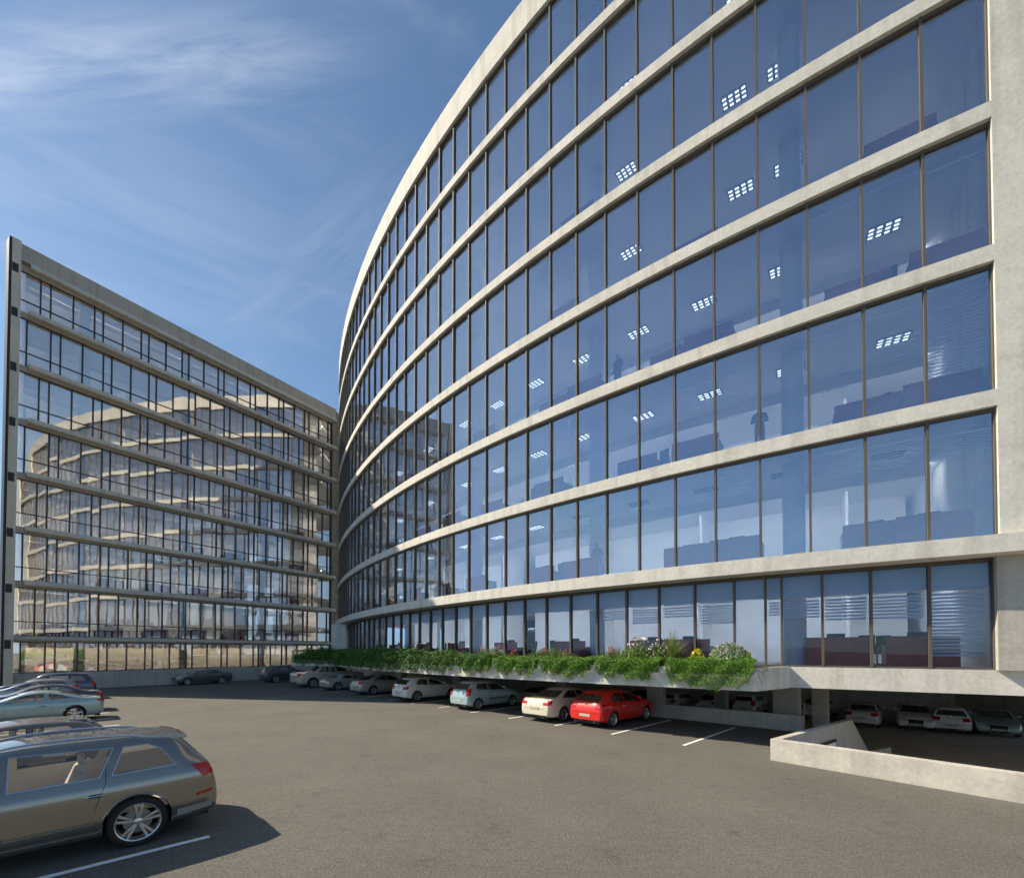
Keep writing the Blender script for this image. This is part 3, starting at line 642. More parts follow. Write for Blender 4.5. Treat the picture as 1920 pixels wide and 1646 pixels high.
CAR['hatch'] = dict(L=4.28, W=1.76, wb=2.60, ro=.80, wr=.325, top=[(0, .66), (.03, .80), (.10, .98), (.22, 1.12), (.48, 1.33), (.68, 1.41), (1.2, 1.46), (1.8, 1.465), (2.3, 1.40), (2.7, 1.26), (3.1, 1.04), (3.25, .98), (3.7, .90), (4.05, .78), (4.22, .66), (4.28, .52)],
    belt=[(0, .98), (5, .88)], sw=[[(.80, 1.06), (1.58, 1.00), (1.62, 1.33), (1.15, 1.34), (.92, 1.24)], [(1.70, 1.00), (2.88, .95), (2.35, 1.24), (1.98, 1.33), (1.70, 1.335)]],
    rw=(1.05, 1.32, .64, .52), fw=(1.02, 1.36, .70, .55), doors=[1.64, 2.92], tl='wide', hs=.30, nsp=5)
CAR['smallhatch'] = dict(L=3.98, W=1.70, wb=2.50, ro=.68, wr=.305, top=[(0, .66), (.03, .84), (.09, 1.02), (.20, 1.16), (.42, 1.38), (.60, 1.45), (1.1, 1.49), (1.7, 1.485), (2.15, 1.42), (2.55, 1.26), (2.92, 1.06), (3.05, 1.0), (3.4, .92), (3.8, .76), (3.93, .64), (3.98, .5)],
    belt=[(0, 1.0), (5, .92)], sw=[[(.62, 1.10), (1.38, 1.04), (1.38, 1.35), (.82, 1.35), (.68, 1.24)], [(1.48, 1.04), (2.62, .99), (2.10, 1.30), (1.80, 1.35), (1.48, 1.36)]],
    rw=(1.08, 1.36, .60, .50), fw=(1.05, 1.38, .68, .54), doors=[1.43, 2.68], tl='side', hs=.30, nsp=7)
CAR['saloon'] = dict(L=4.55, W=1.80, wb=2.74, ro=.98, wr=.325, top=[(0, .62), (.03, .80), (.10, .98), (.30, 1.03), (.62, 1.04), (.95, 1.16), (1.35, 1.34), (1.62, 1.40), (2.1, 1.425), (2.6, 1.37), (2.95, 1.22), (3.35, 1.00), (3.5, .96), (4.0, .89), (4.35, .76), (4.5, .64), (4.55, .5)],
    belt=[(0, .94), (5, .88)], sw=[[(1.02, 1.04), (1.98, .99), (1.98, 1.31), (1.56, 1.30), (1.30, 1.20)], [(2.06, .985), (3.08, .95), (2.58, 1.22), (2.30, 1.30), (2.06, 1.315)]],
    rw=(1.06, 1.32, .66, .54), fw=(1.0, 1.32, .70, .56), doors=[1.05, 2.02, 3.12], tl='wide', hs=.30, nsp=5)
CAR['coupe'] = dict(L=4.62, W=1.85, wb=2.75, ro=.95, wr=.335, top=[(0, .62), (.03, .84), (.10, .97), (.35, 1.00), (.65, 1.05), (1.0, 1.17), (1.5, 1.31), (1.9, 1.365), (2.4, 1.35), (2.8, 1.22), (3.25, .99), (3.4, .95), (4.0, .87), (4.4, .75), (4.58, .62), (4.62, .5)],
    belt=[(0, .92), (5, .88)], sw=[[(1.00, 1.02), (1.80, 1.00), (1.80, 1.26), (1.42, 1.19)], [(1.90, .995), (3.00, .96), (2.52, 1.20), (2.25, 1.265), (1.90, 1.275)]],
    rw=(1.07, 1.28, .66, .5), fw=(.99, 1.26, .70, .56), doors=[1.62, 3.02], tl='slim', hs=.30, nsp=5)
CAR['roadster'] = dict(L=4.10, W=1.78, wb=2.42, ro=.80, wr=.33, top=[(0, .6), (.03, .78), (.12, .90), (.5, .94), (.8, .97), (1.0, 1.12), (1.3, 1.22), (1.7, 1.24), (2.0, 1.15), (2.35, .96), (2.5, .90), (3.2, .84), (3.8, .70), (4.05, .58), (4.1, .46)],
    belt=[(0, .87), (5, .82)], sw=[[(1.15, .95), (2.15, .92), (1.85, 1.11), (1.35, 1.13)]], rw=(.99, 1.14, .5, .4), fw=(.93, 1.14, .64, .54), doors=[1.12, 2.2], tl='slim', hs=.28, nsp=5)
CAR['pickup'] = dict(L=5.6, W=2.0, wb=3.3, ro=1.15, wr=.40, top=[(0, .95), (.02, 1.12), (.06, 1.18), (.3, 1.19), (1.2, 1.20), (1.45, 1.30), (1.95, 1.72), (2.2, 1.83), (2.9, 1.86), (3.4, 1.80), (3.75, 1.60), (4.2, 1.28), (4.35, 1.24), (5.0, 1.18), (5.45, 1.02), (5.56, .85), (5.6, .7)],
    belt=[(0, 1.14), (6, 1.12)], sw=[[(1.62, 1.26), (2.05, 1.26), (2.10, 1.66), (1.98, 1.62)], [(2.18, 1.26), (2.95, 1.24), (2.95, 1.70), (2.20, 1.68)], [(3.06, 1.24), (3.98, 1.22), (3.50, 1.62), (3.06, 1.70)]],
    rw=(1.30, 1.62, .70, .6), fw=(1.28, 1.7, .76, .62), doors=[2.14, 3.0, 4.05], tl='tall', hs=.45, rails=True, nsp=6)
def loft(T, inset=0, x0=None, x1=None, zs=None, zi=.06):
    Lc, Wc = T['L'], T['W']; hw = Wc / 2; base = zs if zs is not None else T['hs'] * .62
    xs = sorted(set([p[0] for p in T['top']] + [.02, .22, .8, Lc - .25, Lc - .55, Lc - .9]))
    if x0 is not None: xs = [x0] + [x for x in xs if x0 + .05 < x < x1 - .05] + [x1]
    rings = []
    for x in xs:
        zt = lerp(T['top'], x) - (zi if inset else 0); d = min(x, Lc - x)
        w_ = hw * lerp([(0, .80), (.03, .87), (.12, .925), (.35, .97), (.8, 1.0), (9, 1)], d) - inset
        wg = hw * lerp([(0, .80), (.3, .96), (9, 1)], d) - inset
        zb = min(lerp(T['belt'], x), zt - .035); h = zt - zb
        k = min(1, max(0, (h - .04) / .36)); k = k * k * (3 - 2 * k)
        wt = wg * (.90 - .20 * k)
        b = base + (.10 * (1 - min(1, d / .35)) if zs is None else 0)
        mid = b + (zb - b) * .5
        sec = [(0, b), (.82 * w_, b), (.955 * w_, b + .05), (.985 * w_, b + .16), (1.0 * w_, mid), (.99 * w_, zb - .10), (.955 * w_, zb - .015),
               (.955 * w_ + (wt - .955 * w_) * .12, zb + h * .14), (.955 * w_ + (wt - .955 * w_) * .72, zb + h * .70), (wt, zt - min(.05, h * .2)), (wt * .84, zt - .008 * k), (0, zt + .025 * k + .01)]
        rings.append([(x, -y, z) for y, z in sec] + [(x, y, z) for y, z in sec[-2:0:-1]])
    n = len(rings[0]); vs = [p for r in rings for p in r]
    fs = [(i * n + j, (i + 1) * n + j, (i + 1) * n + (j + 1) % n, i * n + (j + 1) % n) for i in range(len(rings) - 1) for j in range(n)]
    m = 12
    def cap(o):     # strip cap between the mirrored halves
        q = []
        for j in range(m - 1):
            a, b = o + j, o + j + 1; c, d = o + (n - j - 1) % n if j + 1 < m - 1 else o + m - 1, o + (n - j) % n
            idx = [a, b, c, d]; u = []
            for t in idx:
                if t not in u: u.append(t)
            q.append(tuple(u))
        return q
    c0 = cap(0); c1 = [tuple(reversed(f)) for f in cap((len(rings) - 1) * n)]
    return vs, fs + c0 + c1
def tmpobj(vs, fs, mat):
    me = bpy.data.meshes.new('t'); me.from_pydata(vs, [], fs); me.materials.append(mat); me.update()
    bm = bmesh.new(); bm.from_mesh(me); bmesh.ops.recalc_face_normals(bm, faces=bm.faces); bm.to_mesh(me); bm.free()
    o = bpy.data.objects.new('t', me); C.objects.link(o); return o
def proj_patch(bvh, poly, axis, sgn, off, n=7, sub=.12):
    # poly in (x,z) for the sides, (y,z) for the ends; every point is carried onto the bodywork and lifted off by 'off'
    bm = bmesh.new(); vs = [bm.verts.new((a, b, 0)) for a, b in poly]; bm.faces.new(vs)
    bmesh.ops.triangulate(bm, faces=bm.faces)
    for _ in range(6):
        es = [e for e in bm.edges if e.calc_length() > sub]
        if not es: break
        bmesh.ops.subdivide_edges(bm, edges=es, cuts=1, use_grid_fill=False); bmesh.ops.triangulate(bm, faces=[f for f in bm.faces if len(f.verts) > 3])
    V = []
    for v in bm.verts:
        a, b = v.co.x, v.co.y
        if axis == 'y': o_, d = Vector((a, sgn * 3, b)), Vector((0, -sgn, 0))
        elif axis == 'x': o_, d = Vector((-2 if sgn < 0 else 8, a, b)), Vector((1 if sgn < 0 else -1, 0, 0))
        h = bvh.ray_cast(o_, d)
        V.append(h[0] + h[1] * off if h[0] is not None and (h[1].dot(d) < 0) else (h[0] - h[1] * off if h[0] is not None else None))
    F_ = []
    for f in bm.faces:
        ix = [v.index for v in f.verts]
        if all(V[i] is not None for i in ix): F_.append(ix)
    V = [v if v is not None else Vector((0, 0, .5)) for v in V]; bm.free()
    # orient outward
    if F_:
        a, b, c = [V[i] for i in F_[0]]; nn = (b - a).cross(c - a); want = Vector((0, sgn, 0)) if axis == 'y' else Vector((sgn, 0, 0))
        if nn.dot(want) < 0: F_ = [f[::-1] for f in F_]
    return V, F_
def ribbon(bvh, line, axis, sgn, off, wd):
    out = MB()
    for (a, b) in zip(line[:-1], line[1:]):
        A = Vector(a); B_ = Vector(b); d = (B_ - A); n = max(1, int(d.length / .07)); t = d.normalized(); nn = Vector((-t.y, t.x)) * wd / 2
        for k in range(n):
            p, q = A + d * k / n - t * wd * .3, A + d * (k + 1) / n + t * wd * .3
            V, F_ = proj_patch(bvh, [tuple(p - nn), tuple(q - nn), tuple(q + nn), tuple(p + nn)], axis, sgn, off, sub=9)
            out.add(V, F_)
    return out
def make_wheel(T, parent, x, sgn):
    r = T['wr']; wd = .225; hw = T['W'] / 2 - .025; c = Vector((x, sgn * hw, r))
    h = MB(); h.lathe([(.0, -.12), (r * .48, -.12), (r * .48, -.09), (.0, -.09)], 20, axis='y')
    wh = h.build('wheel', M['steel'], parent); wh.location = c; wh.scale = (1, sgn, 1)
    t = MB(); rr = r * .755
    t.lathe([(rr, -.02), (rr + .01, .0), (r * .86, .008), (r * .93, -.004), (r * .975, -.02), (r, -.045), (r, -.18), (r * .96, -wd), (rr, -wd)], 40, axis='y')
    t.build('tyre', M['tyre'], wh, smooth=True)
    m = MB(); m.lathe([(rr - .002, -wd + .01), (rr - .03, -.17), (rr - .035, -.05), (rr - .012, -.012), (rr + .002, -.006), (rr + .004, -.03)], 40, axis='y')
    ns = T['nsp']; m.lathe([(0, -.022), (.035, -.022), (.055, -.03), (.07, -.06)], 16, axis='y')
    for k in range(ns):
        for dd in ((-.16, .16) if T.get('twin') else (0,)):
            a = 2 * PI * k / ns + .35 + dd; a0 = 2 * PI * k / ns + .35 + dd * .9
            wv = .014 if T.get('twin') else .024
            p0 = Vector((math.cos(a0), 0, math.sin(a0))) * .05; p1 = Vector((math.cos(a), 0, math.sin(a))) * (rr - .015); n = Vector((-math.sin(a), 0, math.cos(a)))
            q = [p0 - n * wv, p0 + n * wv, p1 + n * wv * 1.5, p1 - n * wv * 1.5]
            y0, y1 = (-.065, -.06), (-.026, -.014)
            m.hexa([(q[i].x, [-.065, -.065, -.05, -.05][i], q[i].z) for i in range(4)] + [(q[i].x, [-.03, -.03, -.014, -.014][i], q[i].z) for i in range(4)])
    m.build('rim', M['rim'], wh, smooth=True)
def make_car(kind, mat):
    T = CAR[kind]; Lc, hw = T['L'], T['W'] / 2; root = empty('parked_car')
    xc = T['ro'] + T['wb'] / 2
    vs, fs = loft(T); body = tmpobj(vs, fs, mat)
    body.modifiers.new('s', 'SUBSURF').levels = 2; bake(body)
    bvh = BVHTree.FromPolygons([v.co.copy() for v in body.data.vertices], [tuple(p.vertices) for p in body.data.polygons])
    cut = []
    for x in (T['ro'], T['ro'] + T['wb']):
        for sg in (-1, 1):
            m = MB(); r = T['wr'] * 1.13; y0, y1 = sorted((sg * (hw - .34), sg * (hw + .2)))
            m.lathe([(.0, y0), (r, y0), (r, y1), (.0, y1)], 40, axis='y', c=(x, 0, T['wr'] + .01))
            bm_ = tmpobj(m.v, m.f, M['well'])
            b2 = bmesh.new(); b2.from_mesh(bm_.data); bmesh.ops.remove_doubles(b2, verts=b2.verts, dist=1e-5); bmesh.ops.recalc_face_normals(b2, faces=b2.faces); b2.to_mesh(bm_.data); b2.free()
            cut.append(bm_)
    xr0 = next(x for x, z in T['top'] if z > T['rw'][0] + .05); xf1 = max(x for x, z in T['top'] if z > T['fw'][0] + .0)
    vs, fs = loft(T, .055, max(.25, xr0 - .12), xf1 + .1, T['hs'] + .12); cav = tmpobj(vs, fs, M['interior'])
    cav.modifiers.new('s', 'SUBSURF').levels = 1; bake(cav); cut.append(cav)
    for poly in T['sw']:
        m = MB(); n = len(poly); m.add([(a, -2, b) for a, b in poly] + [(a, 2, b) for a, b in poly], [tuple(range(n)), tuple(range(n, 2 * n))[::-1]] + [(i, n + i, n + (i + 1) % n, (i + 1) % n) for i in range(n)])
        cut.append(tmpobj(m.v, m.f, M['trim']))
    z0, z1, w0, w1 = T['rw']; rwp = [(-w0, z0), (w0, z0), (w1, z1), (-w1, z1)]
    z0, z1, w0, w1 = T['fw']; fwp = [(-w0, z0), (w0, z0), (w1, z1), (-w1, z1)]
    for poly, xa, xb in ((rwp, -.3, xr0 + .55), (fwp, xf1 - 1.0, xf1 + .6)):
        m = MB(); m.add([(xa, a, b) for a, b in poly] + [(xb, a, b) for a, b in poly], [(0, 1, 2, 3), (7, 6, 5, 4)] + [(i, 4 + i, 4 + (i + 1) % 4, (i + 1) % 4) for i in range(4)])
        cut.append(tmpobj(m.v, m.f, M['trim']))
    for c in cut:
        b = body.modifiers.new('b', 'BOOLEAN'); b.operation = 'DIFFERENCE'; b.object = c; b.solver = 'EXACT'
        b.material_mode = 'TRANSFER'
    bake(body)
    for c in cut: bpy.data.objects.remove(c)
    body.name = 'body'; body.data.polygons.foreach_set('use_smooth', [True] * len(body.data.polygons)); body.data.set_sharp_from_angle(angle=R(32)); body.parent = root
    parts = [body]
    def patch(name, poly, ax, sg, off, m, sub=.12):
        V, F_ = proj_patch(bvh, poly, ax, sg, off, sub=sub); o = MB().add(V, F_).build(name, m, root)
        o.data.polygons.foreach_set('use_smooth', [True] * len(o.data.polygons)); return o
    def grow(poly, g):
        cx_ = sum(p[0] for p in poly) / len(poly); cz = sum(p[1] for p in poly) / len(poly)
        return [(a + g * (1 if a > cx_ else -1), b + g * .6 * (1 if b > cz else -1)) for a, b in poly]
    for poly in T['sw']:
        for sg in (-1, 1):
            w_ = patch('side_window', grow(poly, .006), 'y', sg, -.006, M['cglass'])
            rb = ribbon(bvh, poly + [poly[0]], 'y', sg, .003, .014 if kind != 'estate' else .012); rb.build('window_trim', M['chrome'] if kind in ('estate', 'coupe') else M['trim'], w_)
    patch('rear_window', grow(rwp, .008), 'x', -1, -.004, M['pglass']); patch('windscreen', grow(fwp, .008), 'x', 1, -.004, M['cglass'])
    zsill = T['hs']
    dr = T['doors']; belt = lerp(T['belt'], 2)
    for sg in (-1, 1):
        s_ = MB()
        for i, x in enumerate(dr):
            bow = -.10 if i == 0 and len(dr) > 2 else 0
            ln = [(x + (.0 if i < len(dr) - 1 else -.32), belt + .30 if i < len(dr) - 1 else belt + .18), (x, belt), (x + (.06 if i == 0 else .0), belt - .30), (x + (.12 if i == 0 else .02), zsill + .06)]
            if i == 0 and len(dr) > 2: ln = [(x + .0, belt + .32), (x, belt + .02), (x + .08, belt - .22), (x + .12, belt - .36)]
            r_ = ribbon(bvh, ln, 'y', sg, .0015, .008); s_.add(r_.v, r_.f)
        r_ = ribbon(bvh, [(T['ro'] + T['wr'] * 1.3, zsill + .05), (T['ro'] + T['wb'] - T['wr'] * 1.3, zsill + .05)], 'y', sg, .0015, .008); s_.add(r_.v, r_.f)
        s_.build('door_seam', M['trim'], root)
        for i, x in enumerate(dr[1:]):
            p = bvh.ray_cast(Vector((x - (.97 if len(dr) > 2 else 1.08) + (.03 if i else 0), sg * 3, belt - .15)), Vector((0, -sg, 0)))[0]
            if p is None: continue
            s_ = MB(); s_.tube([p + Vector((-.11, 0, 0)), p + Vector((-.07, sg * .035, .004)), p + Vector((.07, sg * .035, .004)), p + Vector((.11, 0, 0))], .014, 8)
            s_.build('door_handle', M['chrome'] if kind == 'estate' else mat, root, smooth=True)
            patch('handle_cup', [(p.x - .07, p.z - .03), (p.x + .07, p.z - .03), (p.x + .06, p.z + .025), (p.x - .06, p.z + .025)], 'y', sg, .001, M['trim'])
        # mirror
        xm = T['sw'][-1][1][0] - .12; p = bvh.ray_cast(Vector((xm, sg * 3, belt + .10)), Vector((0, -sg, 0)))[0]
        if p is not None:
            s_ = MB(); s_.hexa([(p.x - .04, p.y + sg * .02, p.z - .01), (p.x + .08, p.y + sg * .02, p.z - .01), (p.x + .07, p.y + sg * .20, p.z - .01), (p.x - .02, p.y + sg * .20, p.z - .01),
                               (p.x - .05, p.y + sg * .04, p.z + .11), (p.x + .05, p.y + sg * .04, p.z + .11), (p.x + .04, p.y + sg * .20, p.z + .12), (p.x - .04, p.y + sg * .20, p.z + .12)][:])
            s_.build('wing_mirror', mat, root, bevel=.025)
        s_ = MB()   # wheel arch lip
        for xw in (T['ro'], T['ro'] + T['wb']):
            ra = T['wr'] * 1.145; pts_ = []
            for k in range(19):
                a = R(-12) + (PI + R(24)) * k / 18; px_, pz_ = xw + ra * math.cos(a), T['wr'] + .01 + ra * math.sin(a)
                h = bvh.ray_cast(Vector((px_, sg * 3, pz_)), Vector((0, -sg, 0)))[0]
                if h is not None: pts_.append(h - Vector((0, sg * .002, 0)))
            if len(pts_) > 3: s_.tube(pts_, .016, 8)
        s_.build('wheel_arch_lip', mat, root, smooth=True)
        for xw in (T['ro'], T['ro'] + T['wb']): make_wheel(T, root, xw, sg)
    # tail lights
    zt = T['rw'][0] - .08
    for sg in (-1, 1):
        if kind == 'estate':
            side, rear = [(.09, .98), (.24, .93), (.40, 1.16), (.15, 1.16)], [(.60, .98), (hw * .86, .97), (hw * .84, 1.14), (.62, 1.15)]
        else:
            dz = {'block': (-.30, .0), 'wide': (-.22, -.02), 'side': (-.24, .14), 'slim': (-.17, -.05), 'tall': (-.38, -.06)}[T['tl']]
            wx = {'block': .42, 'wide': .36, 'side': .48, 'slim': .38, 'tall': .66}[T['tl']]
            side, rear = [(.03, zt + dz[0]), (.16, zt + dz[0] + .02), (.30, zt + dz[1]), (.08, zt + dz[1])], [(hw * wx + .16, zt + dz[0]), (hw * .87, zt + dz[0]), (hw * .87, zt + dz[1]), (hw * wx + .12, zt + dz[1])]
        V, F_ = proj_patch(bvh, side, 'y', sg, .006, sub=.06); q = MB().add(V, F_)
        V, F_ = proj_patch(bvh, [(a * sg, b) for a, b in rear], 'x', -1, .006, sub=.06); q.add(V, F_); q.build('tail_light', M['red'], root, smooth=True)
        # headlights
        zf = lerp(T['top'], Lc - .35); side = [(Lc - .12, zf - .16), (Lc - .42, zf - .06), (Lc - .40, zf - .02), (Lc - .14, zf - .05)]
        V, F_ = proj_patch(bvh, side, 'y', sg, .006, sub=.06); q = MB().add(V, F_)
        V, F_ = proj_patch(bvh, [(a * sg, b) for a, b in [(hw * .42, zf - .22), (hw * .86, zf - .20), (hw * .86, zf - .07), (hw * .48, zf - .12)]], 'x', 1, .006, sub=.06); q.add(V, F_); q.build('headlight', M['lens'], root, smooth=True)
    zf = lerp(T['top'], Lc - .35)
    patch('grille', [(-.30, zf - .42), (.30, zf - .42), (.36, zf - .14), (-.36, zf - .14)], 'x', 1, .007, M['trim'])
    patch('lower_intake', [(-.55, .26), (.55, .26), (.50, .36), (-.50, .36)], 'x', 1, .006, M['trim'])
    patch('lower_bumper', [(-hw * .74, T['hs'] - .06), (hw * .74, T['hs'] - .06), (hw * .74, T['hs'] + .03), (-hw * .74, T['hs'] + .03)], 'x', -1, .006, M['trim'] if kind != 'estate' else M['steel'])
    zp = .62 if kind not in ('hatch', 'estate', 'smallhatch', 'suv') else (.50 if kind in ('hatch', 'smallhatch') else .80)
    for (zz, sx) in ((zp, -1), (.42, 1)):
        p = bvh.ray_cast(Vector((-2 if sx < 0 else 8, 0, zz)), Vector((-sx, 0, 0)))[0]
        s_ = MB(); x0 = p.x + sx * .004; s_.box(min(x0, x0 + sx * .012), max(x0, x0 + sx * .012), -.26, .26, zz - .055, zz + .055); s_.build('number_plate', M['plate'], root)
    r_ = ribbon(bvh, [(-hw * .66, T['rw'][0] - .02), (-hw * .60, .58), (hw * .60, .58), (hw * .66, T['rw'][0] - .02)], 'x', -1, .0015, .009); r_.build('tailgate_seam', M['trim'], root)
    s_ = MB(); s_.box(.12, .3, -.72 * hw, .72 * hw, T['hs'] - .14, T['hs'] - .02); s_.build('underside', M['trim'], root)
    for y in (-.45,): s_ = MB(); s_.tube([(.03, y, T['hs'] - .05), (.35, y, T['hs'] - .05)], .035, 12); s_.build('exhaust_pipe', M['steel'], root, smooth=True)
    if T.get('rails'):
        xa, xb = (1.0, Lc * .58) if kind != 'pickup' else (2.2, 3.4)
        for sg in (-1, 1):
            pts_ = []
            for k in range(13):
                x = xa + (xb - xa) * k / 12; y = sg * hw * .60
                h = bvh.ray_cast(Vector((x, y, 4)), Vector((0, 0, -1)))[0]
                if h is not None: pts_.append(h + Vector((0, 0, .045 * math.sin(PI * min(1, max(.0, k / 12))) ** .4 if 0 < k < 12 else 0)))
            s_ = MB(); s_.tube(pts_, .018, 8); s_.build('roof_rail', M['chrome'], root, smooth=True)
    if kind not in ('estate', 'pickup'):
        p = bvh.ray_cast(Vector((-2, 0, T['rw'][0] - .11)), Vector((1, 0, 0))); s_ = MB(); c_ = p[0] + p[1] * .006
        s_.lathe([(0, 0), (.042, 0), (.046, .004), (.046, .012), (.0, .014)], 16, axis='y'); bd = s_.build('badge', M['chrome'], root); bd.location = c_; bd.rotation_euler = (0, 0, R(90))
        s_ = MB(); s_.tube([(.10, -.06, T['rw'][0] + .02), (.17, .12, T['rw'][0] + .07), (.26, .34, T['rw'][0] + .12)], .010, 6)
        if kind in ('hatch', 'smallhatch', 'suv'): s_.build('rear_wiper', M['trim'], root)
    if kind in ('hatch', 'smallhatch', 'suv'):
        xe = next(x for x, z in T['top'] if z > T['rw'][1] + .03); q = T['top'].index(next(t for t in T['top'] if t[0] == xe)); za = lerp(T['top'], xe) ; w2 = hw * .56; zb_ = lerp(T['top'], xe + .22)
        s_ = MB(); s_.hexa([(xe - .09, -w2, za - .035), (xe + .22, -w2, zb_ - .03), (xe + .22, w2, zb_ - .03), (xe - .09, w2, za - .035), (xe - .12, -w2, za - .005), (xe + .22, -w2 * .98, zb_ + .012), (xe + .22, w2 * .98, zb_ + .012), (xe - .12, w2, za - .005)])
        s_.build('roof_spoiler', mat, root, bevel=.01)
    if T.get('spoiler'):
        s_ = MB(); m_y = hw * .60
        for yy0, yy1 in ((-m_y, m_y),):
            s_.hexa([(.44, yy0 + .04, 1.575), (.66, yy0, 1.58), (.66, yy1, 1.58), (.44, yy1 - .04, 1.575), (.40, yy0 + .05, 1.605), (.68, yy0 + .02, 1.682), (.68, yy1 - .02, 1.682), (.40, yy1 - .05, 1.605)])
        s_.build('roof_spoiler', mat, root, bevel=.015)
        s_ = MB(); s_.tube([(.20, -.05, 1.24), (.26, .25, 1.30), (.34, .55, 1.36)], .012, 6); s_.build('rear_wiper', M['trim'], root)
    if kind == 'estate':
        for sg in (-1, 1):
            r_ = ribbon(bvh, [(1.62, .50), (3.45, .50)], 'y', sg, .006, .035); r_.build('side_moulding', M['steel'], root)
            patch('bumper_reflector', [(.10, .66), (.34, .63), (.34, .67), (.10, .71)], 'y', sg, .005, M['red'], .06)
            patch('bumper_skirt', [(.10, .40), (.60, .36), (.60, .46), (.10, .50)], 'y', sg, .004, M['skirt'])
    if kind == 'smallhatch':
        for sg in (-1, 1): r_ = ribbon(bvh, [(1.45, .56), (2.75, .56)], 'y', sg, .006, .05); r_.build('side_strip', M['trim'], root)
    # seats
    seat = MB(); z = T['hs'] + .14
    xf = T['sw'][-1][0][0] + .45; xrs = (T['sw'][0][0][0] + (1.32 if kind == 'estate' else .85)) if len(T['sw']) > 1 else None
    for y in (-.38, .38):
        s_ = MB(); s_.box(xf - .05, xf + .45, y - .24, y + .24, z, z + .28)
        s_.hexa([(xf - .12, y - .23, z + .2), (xf + .06, y - .23, z + .2), (xf + .06, y + .23, z + .2), (xf - .12, y + .23, z + .2), (xf - .26, y - .20, belt + .18), (xf - .16, y - .20, belt + .18), (xf - .16, y + .20, belt + .18), (xf - .26, y + .20, belt + .18)])
        s_.box(xf - .28, xf - .18, y - .12, y + .12, belt + .22, belt + .38); s_.build('seat', M['interior'], root, bevel=.03)
    if xrs:
        s_ = MB(); s_.box(xrs, xrs + .45, -.6, .6, z, z + .28)
        s_.hexa([(xrs - .12, -.62, z + .2), (xrs + .06, -.62, z + .2), (xrs + .06, .62, z + .2), (xrs - .12, .62, z + .2), (xrs - .22, -.58, belt + .12), (xrs - .12, -.58, belt + .12), (xrs - .12, .58, belt + .12), (xrs - .22, .58, belt + .12)])
        for y in (-.38, .38): s_.box(xrs - .24, xrs - .15, y - .12, y + .12, belt + .14, belt + .28)
        s_.build('rear_seat', M['interior'], root, bevel=.03)
    # move everything so that the root stands on the ground under the rear axle centre
    for ch in root.children: ch.location.x -= T['ro']
    root['paint'] = mat.name
    return root
proto = {}
def car(kind, pt, ang, mat, label, cat='car', z=0, group=None, anchor='rr', sc_=1):
    # pt: where the rear wheel nearest the viewer touches the ground (rr = right rear, c = centre of rear axle); ang: heading in degrees
    T = CAR[kind]
    if kind not in proto: root = proto[kind] = [make_car(kind, mat), mat][0]
    else:
        src = proto[kind]; root = copy_tree(src); pm = src['paint']
        def swap(o):
            if o.data:
                for sl in o.material_slots:
                    if sl.material and sl.material.name == pm: sl.link = 'OBJECT'; sl.material = mat
            for c in o.children: swap(c)
        swap(root)
    a = R(ang); h = Vector((math.cos(a), math.sin(a), 0)); n = Vector((h.y, -h.x, 0)); p = Vector((pt[0], pt[1], z))
    if anchor == 'rr': p = p - n * (T['W'] / 2 - .03) * sc_
    if anchor == 'lr': p = p + n * (T['W'] / 2 - .03) * sc_
    root.location = p; root.rotation_euler = (0, 0, a); root.scale = (sc_,) * 3
    return tag(root, label, cat, group)
P_ = dict(grey=paint('paint_graphite', (.29, .268, .23), .8, .16), teal=paint('paint_pale_teal', (.36, .45, .42), .4), silver=paint('paint_silver', (.36, .35, .33), .6), blue=paint('paint_dark_blue', (.055, .07, .12), .6),
          taupe=paint('paint_taupe', (.20, .17, .14), .5), sage=paint('paint_grey_green', (.12, .14, .13), .5), slate=paint('paint_slate', (.10, .10, .12), .5), beige=paint('paint_beige', (.66, .58, .43), .2), sand=paint('paint_sand', (.52, .47, .40), .3),
          white=paint('paint_white', (.74, .73, .68), 0), ice=paint('paint_ice_blue', (.40, .54, .58), .15), cream=paint('paint_cream', (.74, .68, .54), 0), red=paint('paint_red', (.74, .016, .010), 0), gwhite=paint('paint_off_white', (.84, .82, .78), 0), dark=paint('paint_charcoal', (.05, .05, .055), .4))
g1 = 'cars parked in the row along the planter'; g2 = 'cars parked in the left row'; g3 = 'cars parked in the basement'
car('estate', (-5.94, 7.09), 225, P_['grey'], 'large dark grey estate car with roof rails in the left foreground', 'car', group=g2, anchor='lr')
car('smallhatch', (-10.2, 10.4), 225, P_['taupe'], 'brown-grey car behind the dark grey estate, only its roof showing', 'car', group=g2, anchor='lr')
car('coupe', (-19.3, 19.6), 225, P_['teal'], 'pale teal two-door coupe in the left row', 'car', group=g2, anchor='lr')
car('saloon', (-22.0, 22.5), 225, P_['dark'], 'dark car mostly hidden behind the pale teal coupe', 'car', group=g2, anchor='lr')
car('smallhatch', (-25.7, 25.5), 225, P_['silver'], 'silver hatchback with tall red tail light in the left row', 'car', group=g2, anchor='lr')
car('suv', (-28.0, 28.5), 225, P_['blue'], 'dark blue off-roader with roof rails at the far end of the left row', 'car', group=g2, anchor='lr')
car('saloon', (-27.7, 42.3), 232, P_['sage'], 'grey-green saloon parked nose left in front of the wing plinth', 'car', anchor='lr')
car('suv', (-23.1, 43.3), 45, P_['slate'], 'slate grey off-roader at the left end of the parked row', 'car', group=g1)
car('pickup', (-16.7, 37.2), 45, P_['beige'], 'beige double-cab pickup truck in the shade', 'pickup truck', group=g1, sc_=1.06)
car('roadster', (-13.6, 34.6), 45, P_['sand'], 'low sand-coloured roadster beside the beige pickup', 'car', group=g1)
